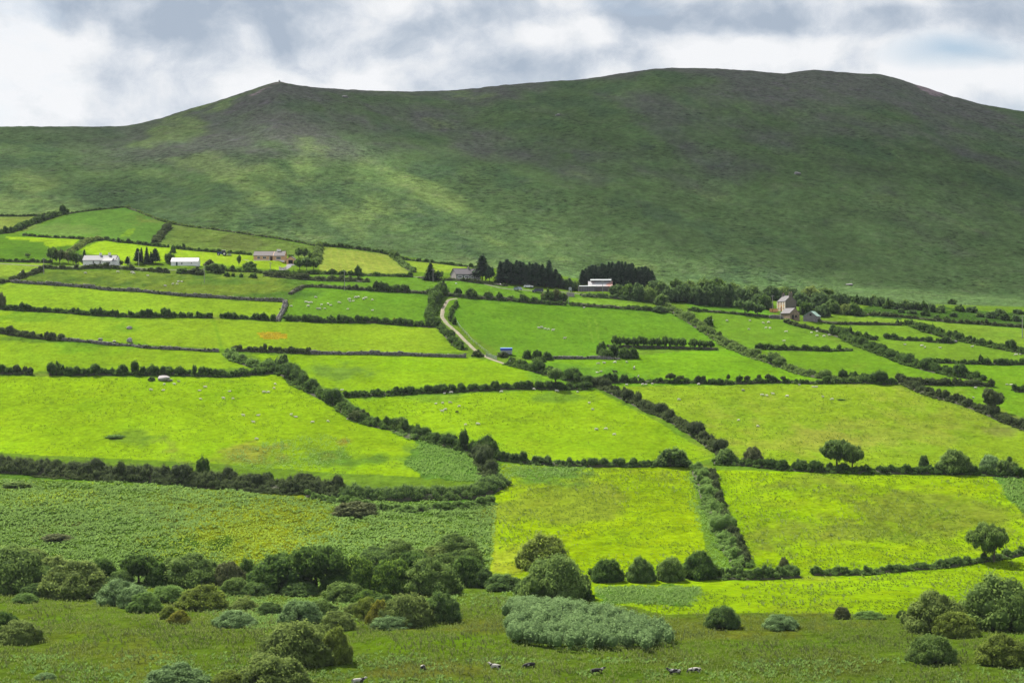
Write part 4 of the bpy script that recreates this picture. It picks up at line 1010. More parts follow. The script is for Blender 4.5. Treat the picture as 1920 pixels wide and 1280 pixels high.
# near scrub on the bog edge
GB = 'bushes on the boggy flat'
for d in [
    ('broad dull olive thicket at the left edge of the bog', 18, 1108, 140, 82, 'wdark'), ('paler bush behind the left edge thicket', 40, 1075, 110, 48, 'olive'),
    ('spreading olive bush between left thicket and grey willow domes', 135, 1117, 135, 66, 'olive'), ('dark rounded bush behind the spreading olive bush', 188, 1092, 62, 48, 'dark'),
    ('wide dark bush right of the small trunked tree', 352, 1098, 118, 58, 'wdark'), ('thin brown bush left of the great dark trees', 428, 1098, 62, 48, 'brown'),
    ('large grey green willow dome at left', 222, 1132, 92, 46, 'willow'), ('second grey willow dome leaning against the larger one', 250, 1137, 70, 42, 'willow'), ('fresh green dome shaped bush in front of the willow domes', 271, 1145, 66, 34, 'fern'),
    ('pale green low bush between willow dome and golden bush', 315, 1126, 80, 30, 'fern'), ('wide golden green bush on the bog', 377, 1139, 100, 46, 'gold'),
    ('smaller rear bush of the rusty pair', 316, 1160, 36, 26, 'gold'), ('rusty orange front bush of the pair', 335, 1168, 44, 24, 'rust'),
    ('low bright green bush at the bog edge far left', 45, 1127, 52, 18, 'fern'), ('dark bush cut by the left edge', 8, 1182, 56, 34, 'dark'), ('rounded grey olive bush at the left edge', 32, 1207, 88, 44, 'olive'),
    ('low grey willow bush left of the tall grey one', 438, 1174, 84, 30, 'willow'), ('upright grey willow bush on the bracken flat', 563, 1172, 84, 48, 'willow'),
    ('yellow green low bush left of the rusty clump', 632, 1180, 72, 34, 'olive'), ('big olive green dome near the bottom edge', 553, 1250, 156, 86, 'olive'),
    ('golden brown bush against the big olive dome', 628, 1246, 66, 66, 'gold'), ('olive bush at the bottom edge before the big dome', 512, 1290, 136, 62, 'olive'),
    ('pale grey willow bush at the bottom edge', 328, 1292, 124, 44, 'willow'), ('small pale low bush at the bottom left', 82, 1271, 46, 14, 'willow'), ('low gold bush at the bottom edge left of centre', 425, 1288, 70, 26, 'gold'),
    ('grey scrubby bush below the arched tree', 645, 1124, 84, 36, 'wdark'), ('leafy bright green bush above the rusty clump', 690, 1130, 64, 28, 'ivy'),
    ('yellow green bush behind the rusty clump', 688, 1160, 52, 44, 'gold'), ('rusty brown bush among green ones', 712, 1172, 50, 46, 'rust'),
    ('tall olive bush right of the rusty brown one', 762, 1174, 104, 62, 'olive'), ('dark green dome at the right of the bush group', 826, 1166, 80, 56, 'green'),
    ('grey leaf bush spilling low before the tall olive bush', 735, 1178, 90, 26, 'willow'),
    ('olive scrub behind the great round bush', 1020, 1068, 104, 62, 'gold'), ('great round dark bush beside the lime field', 1042, 1126, 138, 88, 'wdark'), ('low light leaved bush at the foot of the great round bush', 1018, 1126, 54, 32, 'willow'),
    ('low dark scrub trailing right of the great round bush', 1085, 1124, 60, 34, 'dark'), ('low dark scrub left of the great round bush', 945, 1105, 80, 28, 'green'),
    ('dark bush with a bright yellow foot right of the great round bush', 1138, 1090, 66, 44, 'dark'), ('middle olive bush of the hedge foot row', 1202, 1090, 56, 46, 'green'),
    ('grey green bush third in the hedge foot row', 1258, 1088, 56, 46, 'wdark'), ('dark bush last in the hedge foot row', 1312, 1084, 72, 50, 'dark'),
    ('dark green round bush alone on the bog', 1357, 1175, 70, 42, 'green'), ('low grey willow bush right of the lone round bush', 1466, 1178, 72, 26, 'willow'),
    ('small brown gorse bush at the edge of the lime field', 1580, 1161, 34, 24, 'brown'), ('flat pale fern tuft right of the brown gorse', 1630, 1160, 64, 14, 'fern'),
    ('tiny dark bush left of the big right hand bushes', 1691, 1158, 20, 16, 'dark'), ('big olive green dome at right', 1758, 1184, 124, 76, 'olive'),
    ('yellowish bush in front of the big right dome', 1796, 1192, 92, 48, 'gold'), ('largest grey olive bush at the right edge', 1878, 1178, 150, 94, 'wdark'),
    ('dull grey rounded bush low at right', 1750, 1240, 94, 52, 'wdark'), ('golden olive bush in the bottom right corner', 1886, 1246, 108, 56, 'gold'),
    ('brown scrub dome on the bracken slope', 662, 966, 84, 24, 'brown'), ('grey green bush above the great dark trees', 745, 1050, 70, 34, 'wdark'), ('low dull shrub high on the left bracken slope', 28, 912, 60, 9, 'wdark'),
    ('pale olive willow at the top of the tree belt', 855, 1052, 96, 44, 'wdark'), ('dark low brown bush on the left bracken slope', 105, 1012, 60, 10, 'brown'),
    ('purplish brown gorse at the hedge end below the lime field', 1470, 1070, 24, 26, 'brown')]:
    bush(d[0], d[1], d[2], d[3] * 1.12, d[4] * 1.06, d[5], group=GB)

FILL = [(-20, 1090, 90, 60, 'wdark'), (70, 1100, 80, 46, 'green'), (100, 1085, 90, 44, 'olive'), (165, 1112, 80, 44, 'wdark'), (225, 1100, 60, 36, 'green'), (300, 1098, 70, 46, 'dark'), (325, 1078, 60, 36, 'wdark'), (395, 1092, 60, 44, 'green'),
        (60, 1116, 60, 26, 'green'), (200, 1118, 70, 26, 'fern'), (440, 1112, 70, 34, 'wdark'), (480, 1114, 70, 26, 'green'), (560, 1114, 90, 26, 'green'), (630, 1110, 80, 40, 'dark'), (700, 1090, 100, 62, 'green'), (770, 1092, 100, 62, 'dark'),
        (840, 1090, 100, 54, 'wdark'), (905, 1100, 60, 36, 'green'), (935, 1098, 60, 24, 'wdark'), (780, 1062, 70, 34, 'wdark'), (820, 1056, 80, 34, 'olive'), (880, 1062, 60, 36, 'wdark'), (700, 1050, 60, 26, 'green'), (985, 1112, 50, 28, 'green'), (455, 1140, 60, 22, 'olive'), (505, 1150, 60, 24, 'green'), (600, 1150, 70, 30, 'wdark'), (665, 1150, 50, 26, 'olive'), (720, 1140, 60, 30, 'green'), (585, 1195, 60, 26, 'olive')]
for i, (x, y, w, h, mt) in enumerate(sorted(FILL)):
    bush(f'undergrowth bush, {nth(i)} from the left in the scrub along the slope foot', x, y, w, h, mt, group='undergrowth along the slope foot')

# the belt of great dark trees at the foot of the slope
GT = 'tree belt at the foot of the bracken slope'
bush('biggest dark tree mass with clumped crown', 522, 1108, 154, 76, 'dark', group=GT, name='tree', cat='tree')
tree('dark tree arching over a bright gap', 592, 1106, 124, 84, 'dark', group=GT, depth=.8)
bush('bright green leaved tree right of the arch', 668, 1108, 92, 68, 'ivy', group=GT, name='tree', cat='tree')
bush('vivid green ivy tree in the middle of the belt', 735, 1110, 100, 67, 'ivy', group=GT, name='tree', cat='tree')
bush('wide soft olive tree at the right of the belt', 806, 1112, 130, 68, 'wdark', group=GT, name='tree', cat='tree')
bush('last dark tree of the belt beside the lime field', 878, 1098, 84, 62, 'dark', group=GT, name='tree', cat='tree')
bush('dark shrubby tree at the left end of the belt', 462, 1092, 48, 48, 'dark', group=GT, name='tree', cat='tree')
tree('small dark tree with a visible trunk on the left bog edge', 260, 1094, 72, 56, 'dark', group=GT)
tree('lone round thorn tree on the neat hedge', 1854, 1052, 76, 72, 'wdark', group=GT, trunk=TRUNK2)
GH = 'trees standing in the field hedges'
tree('broad round tree, left and larger of the twin trees on the hedge', 1569, 878, 62, 54, 'green', CROWN_N, TRUNK, group=GH)
tree('narrower right hand tree of the twin trees on the hedge', 1598, 880, 44, 46, 'wdark', CROWN_N, TRUNK, group=GH)
bush('small round ball shaped bush between twin trees and windswept bush', 1733, 876, 23, 27, 'green', NEAR, group=GH)
bush('grey green windswept bush on the hedge, dense and domed', 1792, 886, 78, 46, 'wdark', NEAR, group=GH, rot=0)
bush('pale leaved front half of the windswept pair at the right edge', 1858, 886, 50, 38, 'willow', NEAR, group=GH, rot=0)
bush('leaning darker half of the windswept pair at the right edge', 1884, 890, 46, 34, 'wdark', WINDB, group=GH, rot=0)
tree('wind bent tree with its crown swept upward at right', 1862, 774, 50, 44, 'gorse', CROWN_M, TRUNKW, group=GH, rot=math.pi)
tree('flat topped windswept tree on a slim trunk by the lane', 1043, 728, 38, 38, 'green', CROWN_W, TRUNKW, group=GH, rot=math.pi)
for i, (x, y, w, h) in enumerate([(1256, 716, 22, 18), (1274, 716, 20, 14), (1308, 717, 14, 14), (1318, 717, 12, 14), (1365, 716, 8, 16), (1388, 717, 12, 13), (1400, 717, 14, 14), (1422, 716, 11, 15), (1439, 716, 14, 16), (1467, 717, 14, 13)]):
    tree(f'small wind bent thorn, {nth(i)} from the left on the hedge below the cow pasture', x, y, w, h, 'gorse', CROWN_W, TRUNKW, group='small thorns below the cow pasture', rot=0, name='thorn_tree', cat='thorn tree')
for i, x in enumerate([1153, 1164, 1176, 1189, 1200, 1211, 1222, 1234, 1246, 1257, 1268, 1280, 1299, 1310, 1322, 1333]):
    tree(f'dark thorn tree, {nth(i)} from the left in the close row on the bank', x, 650 + (x - 1150) * .02, 15 + (i * 7 % 5), 22 - (i * 5 % 4) - (3 if i > 11 else 0), 'dark', CROWN_F, TRUNK, group='row of thorn trees on the bank', name='thorn_tree', cat='thorn tree')
for i, (x, y, w, h) in enumerate([(1128, 664, 24, 26), (1150, 668, 30, 24), (1172, 672, 28, 22), (1188, 672, 24, 22), (1136, 672, 34, 20)]):
    bush(f'dark thorn bush, {nth(i)} of the clump left under the thorn tree row', x, y, w, h, 'dark', MIDB, group='thorn bush clump by the cow pasture')
for i, (x, y, w, h) in enumerate([(988, 672, 22, 17), (1006, 672, 22, 18), (1026, 674, 26, 16), (1010, 678, 30, 10)]):
    bush(f'round dark bush, {nth(i)} of the group right of the blue topped shelter', x, y, w, h, 'dark', MIDB, group='bushes beside the blue topped shelter')
for i, (x, y, w, h) in enumerate([(806, 552, 20, 12), (829, 552, 26, 24), (858, 556, 18, 16), (884, 559, 30, 17), (916, 561, 22, 16), (936, 563, 16, 14), (958, 564, 16, 10), (982, 566, 22, 14), (1000, 568, 18, 13), (1030, 566, 28, 22), (1052, 567, 20, 18)]):
    bush(f'dark rounded shrub, {nth(i)} from the left on the bank under the parked cars', x, y, w, h, 'dark', FARB, group='shrubs on the bank under the cars')
for i, (x, y, w, h) in enumerate([(536, 594, 0, 0), (582, 598, 14, 10), (588, 601, 20, 12), (620, 600, 18, 10), (645, 601, 20, 12), (700, 604, 16, 10)]):
    if w: bush(f'dark knobbly bush, {nth(i - 1)} from the left in the hedge below the grey wall flock', x, y, w, h, 'dark', FARB, group='bushes in the hedge below the flock')
for lab, x, y, w, h, mt in [
    ('purplish grey bush cut by the left edge above the mid fields', 2, 576, 18, 34, 'brown'), ('bushy dark shrub at the left end of the boulder hedge', 108, 702, 26, 22, 'dark'), ('rounded bush in the boulder hedge above the boulder', 228, 702, 26, 20, 'dark'),
    ('dark spiky tree where the diagonal hedge begins', 527, 696, 36, 30, 'green'), ('big dark thorn bush in the hedge right of the fern patch', 920, 858, 40, 34, 'dark'), ('bush with brown top midway along the long dark hedge', 866, 844, 26, 24, 'dark'),
    ('windswept grey bush on the long dark hedge', 750, 806, 40, 26, 'wdark'), ('rounded gorse at the head of the long dark hedge', 672, 786, 48, 20, 'gorse'), ('bushy gorse tree beside the mid lime hedge', 1264, 874, 76, 34, 'green'),
    ('brown twiggy bush in the corner of the olive pasture', 1412, 868, 46, 32, 'brown'), ('dark bush in the hedge corner by the lime field', 1362, 868, 46, 28, 'green'), ('leafy bush in the long hedge left of the twin trees', 1504, 882, 36, 22, 'green'),
    ('tall conical bush standing in the bramble bank', 379, 896, 36, 42, 'ivy'), ('dark bush on the bramble bank right of the conical one', 502, 904, 28, 22, 'dark'), ('rounded dark bush on the bramble bank at left', 110, 882, 28, 22, 'dark'),
    ('small dark thorn above the big diagonal hedge', 1328, 612, 22, 18, 'dark'), ('small round bush by the cottage pasture', 1304, 585, 20, 10, 'dark'), ('squarish dark bush, left of the pair at the head of the upper diagonal hedge', 1683, 609, 10, 10, 'dark'),
    ('squarish dark bush, right of the pair at the head of the upper diagonal hedge', 1701, 610, 16, 11, 'dark'), ('dark round shrub below the road, left one', 425, 519, 14, 8, 'dark'), ('dark round shrub below the road, middle one', 437, 519, 9, 8, 'dark'),
    ('dark round shrub below the road, right one', 452, 520, 9, 8, 'dark'), ('wider dark shrub below the road near the brown scrub', 474, 521, 18, 9, 'dark'), ('big dark rounded shrub below the peach bungalow lawn', 467, 506, 32, 15, 'dark'),
    ('large green roadside bush right of the white shed', 402, 512, 42, 20, 'green'), ('long purplish shrub under the white shed', 368, 514, 34, 12, 'gorse'), ('dark shrub left of the long purplish one', 342, 513, 26, 11, 'dark'), ('brown bracken mound right of the white shed', 392, 498, 22, 11, 'brown'),
    ('low shrub hiding the corner of the white shed', 356, 499, 18, 6, 'gorse'), ('dark bush between white shed and conifers', 318, 492, 22, 20, 'dark'), ('small bush in the field gap above the white shed', 325, 474, 12, 16, 'green'),
    ('dark tree clump right of the grey house road', 671, 517, 16, 19, 'dark'), ('rounded bush on the road edge under the hay field', 622, 514, 14, 12, 'gorse'), ('rusty stump like bush at the end of the flock hedge', 739, 605, 9, 10, 'rust'),
    ('grey leafed bush beside the boulder', 283, 714, 16, 8, 'wdark'), ('small flat patch of rush in the olive pasture', 1577, 749, 20, 2, 'pfern'), ('low grey green tussock patch left in the lime field', 215, 822, 44, 5, 'pfern'),
    ('dark shrub at the lower lane bend', 895, 668, 24, 12, 'gorse'), ('bushy scrub covering the foot of the blue topped shelter', 942, 669, 28, 10, 'gorse')]:
    bush(lab, x, y, w, h, mt, group='single bushes in and around the fields')

# trees by the houses
GC = 'conifers beside the white bungalow'
for i, (x, y, w, h) in enumerate([(158, 488, 12, 24), (179, 489, 9, 20), (190, 489, 9, 16), (200, 489, 9, 21), (208, 489, 7, 18), (170, 488, 9, 12)]):
    conifer(f'small pointed spruce, {nth(i)} of those behind the white bungalow roof', x, y, w, h, GC)
for i, (x, y, w, h) in enumerate([(258, 494, 16, 30), (265, 491, 12, 28), (275, 494, 14, 32), (291, 494, 22, 29), (239, 494, 12, 17), (283, 493, 12, 22)]):
    conifer(f'dark spruce, {nth(i)} of the clump between white bungalow and white shed', x, y, w, h, GC)
for i, (x, y, w, h, mt) in enumerate([(98, 492, 26, 28, 'dark'), (112, 492, 24, 26, 'gorse'), (128, 493, 18, 22, 'brown'), (137, 493, 18, 24, 'dark'), (148, 492, 20, 20, 'wood'), (226, 496, 12, 10, 'gorse'), (52, 482, 11, 9, 'green')]):
    tree(f'bushy garden tree, {nth(i)} of those left and right of the white bungalow', x, y, w, h, mt, CROWN_F, group='garden trees of the white bungalow')
for i, (x, y, w, h, mt) in enumerate([(560, 484, 16, 18, 'dark'), (572, 484, 18, 18, 'dark'), (583, 487, 16, 14, 'dark'), (562, 506, 22, 22, 'dark'), (575, 507, 20, 24, 'wood'), (588, 506, 22, 20, 'dark'), (545, 483, 14, 6, 'green')]):
    tree(f'dense dark tree, {nth(i)} of the clump right of the peach bungalow', x, y, w, h, mt, CROWN_F, group='trees right of the peach bungalow')
tree('thin pale sapling on the tractor field edge', 448, 500, 8, 24, 'wdark', CROWN_F, group='trees right of the peach bungalow')
conifer('lone dark pine left of the grey house', 807, 525, 28, 32, 'pines around the grey house')
tree('rounded dark tree right of the lone pine', 822, 525, 18, 17, 'dark', CROWN_F, group='pines around the grey house')
conifer('tall dark pine immediately right of the grey house', 904, 528, 36, 48, 'pines around the grey house')
tree('dark rounded tree at the foot of the tall pine', 918, 530, 24, 28, 'conif', CROWN_F, group='pines around the grey house')
for i in range(19):
    x = 938 + i * 6.1; r = random.Random(i)
    hh = 46 + r.uniform(-8, 4) - (10 if i > 15 else 0) - (4 if i == 0 else 0)
    conifer(f'tall dark conifer, {nth(i)} from the left in the plantation above the parked cars', x, 531 + i * .5 - (i % 2) * 4, 24 + r.uniform(-4, 5), hh - 3, 'conifer plantation above the parked cars', i % 4)
for i in range(22):
    x = 1092 + i * 6.2; r = random.Random(i + 50)
    hh = (28 + i * 1.9 if i < 8 else 46 - max(0, i - 14) * 1.6) + r.uniform(-6, 3)
    conifer(f'dark conifer, {nth(i)} from the left in the plantation behind the rusty roofed barn', x, 534 + i * .45 - (i % 2) * 4, 24 + r.uniform(-4, 5), hh + 2, 'conifer plantation behind the barn', i % 4)
GW = 'woodland right of the barn'
WOOD = [(1062, 540, 26, 20), (1078, 540, 22, 18), (1160, 556, 30, 20), (1176, 560, 30, 26), (1196, 563, 36, 30), (1216, 566, 30, 26), (1228, 552, 30, 26), (1244, 556, 28, 28), (1258, 566, 34, 28), (1270, 552, 30, 28), (1284, 566, 34, 34), (1296, 556, 30, 30), (1308, 571, 32, 36),
        (1322, 557, 34, 34), (1334, 572, 34, 40), (1348, 560, 40, 38), (1362, 574, 36, 42), (1376, 562, 34, 30), (1392, 566, 34, 26), (1410, 560, 34, 26), (1424, 574, 30, 24), (1436, 578, 26, 26), (1448, 562, 34, 26), (1466, 560, 36, 22), (1484, 560, 36, 22), (1240, 572, 26, 18), (1236, 586, 24, 12)]
for i, (x, y, w, h) in enumerate(WOOD):
    bush(f'broadleaf woodland tree, {nth(i)} from the left between the barn and the tall farmhouse', x, y, w * 1.35, h * 1.08, ['wood', 'green', 'wood', 'dark', 'wood', 'wdark'][i % 6], MIDB, group=GW, name='tree', cat='tree')
tree('spreading tree with a clear trunk in the farmhouse pasture', 1397, 590, 40, 27, 'wood', CROWN_F, TRUNK, group=GW)
tree('smaller rounded tree right of the spreading pasture tree', 1420, 592, 28, 22, 'wood', CROWN_F, TRUNK, group=GW)
WOOD2 = [(1504, 574, 34, 26), (1520, 562, 38, 26), (1512, 590, 26, 24), (1538, 578, 36, 30), (1548, 562, 40, 22), (1560, 586, 34, 24), (1574, 572, 36, 22), (1588, 589, 26, 20), (1604, 590, 26, 22), (1540, 592, 30, 20)]
for i, (x, y, w, h) in enumerate(WOOD2):
    bush(f'leafy tree, {nth(i)} of those behind and right of the tall farmhouse', x, y, w * 1.3, h * 1.08, ['wood', 'olive', 'dark', 'wood', 'wdark', 'green'][i % 6], MIDB, group='trees by the tall farmhouse', name='tree', cat='tree')
SCR = [(1592, 566, 22, 14), (1606, 570, 22, 16), (1622, 572, 26, 17), (1640, 571, 22, 18), (1652, 574, 26, 20), (1668, 578, 24, 18), (1684, 580, 24, 14), (1700, 580, 26, 18), (1716, 581, 26, 18), (1732, 582, 26, 17), (1748, 584, 24, 16), (1764, 586, 22, 14), (1712, 588, 24, 8), (1736, 592, 20, 12),
       (1756, 598, 18, 8), (1786, 570, 22, 10), (1788, 594, 18, 10), (1800, 584, 26, 12), (1822, 586, 26, 12), (1838, 594, 18, 9), (1862, 596, 28, 14), (1884, 600, 22, 14), (1906, 602, 24, 13), (1876, 588, 26, 10), (1908, 588, 26, 10), (1640, 590, 26, 8), (1666, 592, 24, 8), (1618, 592, 18, 7), (1690, 586, 16, 9), (1774, 600, 16, 7)]
for i, (x, y, w, h) in enumerate(SCR):
    bush(f'dark scrub bush, {nth(i)} of the scrub line under the mountain at right', x, y, w, h, ['wood', 'dark', 'wood', 'green'][i % 4], FARB, group='scrub line under the mountain')

# the big low willow thicket
def thicket():
    g = np.random.default_rng(77); c = P(1100, 1224); root = np.array([c.x, c.y, c.z])
    C, Rr, T = [], [], []
    line = [(942, 1168), (962, 1140), (1005, 1136), (1060, 1136), (1110, 1150), (1180, 1165), (1240, 1185), (1268, 1205), (1230, 1218), (1150, 1224), (1060, 1220), (1000, 1212), (955, 1205), (948, 1188)]
    x, y, _, _ = scatter(line, .34, g)
    hh = 1.6 + 2.2 * (fbm(x / 7, y / 9, 401, 3) + .5)
    for i in range(len(x)):
        r = g.uniform(.8, 1.5); C.append((x[i], y[i], gz1(x[i], y[i]) + hh[i] * .55)); Rr.append((r, r, hh[i] * .55)); T.append(np.clip(.5 + .9 * fbm(x[i:i + 1] / 5, y[i:i + 1] / 5, 402)[0] + g.normal() * .15, 0, 1))
    v, f, sz, tt = foliage(np.array(C) - root, np.array(Rr), 75, .34, g, tint_c=T)
    o = obj('willow_thicket', mesh_np('willow_thicket', v, f, sz, [LM['willow']], tint=tt), None, c)
    tag(o, 'broad low silvery willow thicket spreading over the bog', 'thicket')
thicket()

# bracken, rushes and bog tussocks
g = np.random.default_rng(5)
x, y, px, py = scatter([(-60, 898), (300, 908), (620, 936), (930, 948), (916, 1078), (600, 1100), (0, 1105), (-60, 1100)], 2.8, g)
yw = np.exp(-(((px - 470) + (py - 1005) * 1.1) / 150) ** 2 - ((py - 1005) / 62) ** 2) + .5 * np.exp(-((px - 110) / 120) ** 2 - ((py - 935) / 22) ** 2)
yel = yw + .9 * fbm(x / 12, y / 16, 410, 4) + .30 * g.normal(size=len(x)) > .50
szs = .54 * (.7 + 1.3 * np.clip(fbm(x / 2.6, y / 3.2, 415, 3) + .3, 0, 1))
tufts('bracken', 'deep green bracken covering the left hand slope', x[~yel], y[~yel], szs[~yel], 'fern', g, 5)
k_ = g.random(yel.sum()) < .7
tufts('bracken', 'yellow green patch of shorter bracken on the left slope', x[yel][k_], y[yel][k_], szs[yel][k_] * .8, 'yfern', g, 5)
for lab, poly, d, sz in [
    ('bracken filling the triangular corner above the bramble bank', [(785, 812), (860, 840), (905, 866), (930, 905), (860, 905), (790, 885), (762, 868), (790, 848)], 2.6, .5),
    ('bracken bed below the bush row right of the great round bush', [(1112, 1100), (1200, 1098), (1310, 1100), (1322, 1118), (1290, 1136), (1140, 1130)], 2.6, .5),
    ('pale bracken flat among the bog bushes at left', [(330, 1118), (440, 1112), (680, 1125), (700, 1150), (600, 1185), (470, 1180), (420, 1160)], 2.2, .46),
    ('bracken patches spreading into the boulder field', [(420, 850), (520, 828), (600, 815), (650, 822), (660, 862), (600, 884), (500, 880), (440, 872)], .9, .45),
    ('bracken on the right edge below the windswept pair', [(1872, 894), (1930, 890), (2000, 900), (2000, 985), (1920, 965), (1885, 925)], 2.2, .6),
    ('bracken spilling under the lower middle hedge', [(930, 872), (1010, 874), (1120, 880), (1100, 892), (1000, 892), (950, 905), (925, 900)], 1.8, .48),
    ('bracken beside the downhill bramble strip', [(1290, 884), (1312, 884), (1360, 1040), (1370, 1075), (1340, 1060), (1300, 960)], 1.5, .5),
    ('fern and sorrel growth on the near bog edge', [(680, 1120), (960, 1110), (1000, 1132), (930, 1140), (780, 1130)], .5, .6)]:
    x, y, px, py = scatter(poly, d, g)
    tufts('bracken', lab, x, y, sz * (.75 + 1.3 * np.clip(fbm(x / 2.4, y / 3, 416, 3) + .3, 0, 1)), 'pfern' if 'corner' in lab or 'right edge' in lab or 'downhill' in lab else 'fern', g, 5, wid=.26)
x1, y1, _, _ = scatter([(1345, 885), (1920, 895), (1990, 900), (1990, 1025), (1900, 1040), (1520, 1075), (1400, 1055)], .16, g)
x2, y2, _, _ = scatter([(945, 890), (1300, 885), (1315, 1040), (1100, 1090), (925, 1080)], .16, g)
x3, y3, _, _ = scatter([(1130, 1140), (1500, 1085), (1900, 1050), (1920, 1110), (1700, 1148), (1250, 1148)], .14, g)
xx, yy = np.r_[x1, x2, x3], np.r_[y1, y2, y3]; k_ = fbm(xx / 14, yy / 16, 420, 4) > .03
tufts('rushes', 'scattered grey green rush tufts in the front lime fields', xx[k_], yy[k_], .55, 'rush', g, 5, .45, 1.0, .3)
def tussocks(label, polys, dens, sz, thr=-.08):
    q = [scatter(p_, dens, g)[:2] for p_ in polys]; x = np.concatenate([a[0] for a in q]); y = np.concatenate([a[1] for a in q])
    k_ = fbm(x / 7, y / 8, 421, 4) + .5 * fbm(x / 30, y / 36, 422, 3) > thr
    tufts('grass_tussocks', label, x[k_], y[k_], sz, 'tuss', g, 5, .55, .55, .3)
tussocks('coarse grass tussocks in the two front lime fields', [[(1345, 882), (1920, 892), (1990, 900), (1990, 1025), (1900, 1040), (1520, 1075), (1400, 1055)], [(942, 872), (1300, 880), (1315, 1040), (1100, 1090), (925, 1080)], [(1110, 1130), (1500, 1085), (1900, 1050), (1980, 1060), (1980, 1115), (1700, 1150), (1250, 1150)]], .9, .42)
tussocks('coarse grass tussocks in the flock fields behind', [[(-60, 705), (430, 707), (520, 697), (640, 775), (785, 815), (800, 895), (600, 885), (420, 870), (-60, 850)], [(645, 745), (1110, 728), (1340, 852), (1300, 868), (940, 860), (770, 805)], [(1160, 722), (1680, 718), (1920, 805), (1980, 890), (1400, 870)]], .42, .42, .0)
x, y, _, _ = scatter([(-60, 1108), (900, 1112), (1100, 1140), (1250, 1152), (1700, 1152), (1980, 1190), (1980, 1330), (-60, 1330)], 1.5, g)
k_ = fbm(x / 5, y / 8, 430, 4) > -.12
tufts('bog_grass', 'rough tufted bog grass across the near flat', x[k_], y[k_], .5, 'sedge', g, 5, .3, .9, .18)
x, y, _, _ = scatter([(-60, 1225), (700, 1232), (1300, 1236), (1980, 1236), (1980, 1300), (-60, 1300)], 1.2, g)
k_ = fbm(x / 4, y / 7, 440, 4) > .04
x_, y_, _, _ = scatter([(-60, 1112), (900, 1116), (1100, 1140), (1250, 1154), (1700, 1156), (1980, 1195), (1980, 1330), (-60, 1330)], .5, g)
k2 = fbm(x_ / 9, y_ / 14, 433, 4) > .02
tufts('rush_tussocks', 'darker rush tussocks dotted over the bog', x_[k2], y_[k2], .56, 'rushd', g, 6, .35, .95, .2)
tufts('bog_weeds', 'darker rank weeds along the nearest wet strip', x[k_], y[k_], .6, 'fern', g, 5, .6, .7, .3)
x, y, _, _ = scatter([(488, 624), (505, 621), (528, 622), (538, 627), (532, 634), (508, 635), (492, 630)], 4.0, g)
tufts('orange_flowers', 'oval patch of orange flowering weeds in a green field', x, y, .42, 'orange', g, 4, .6, .5, .5)

build_ground()
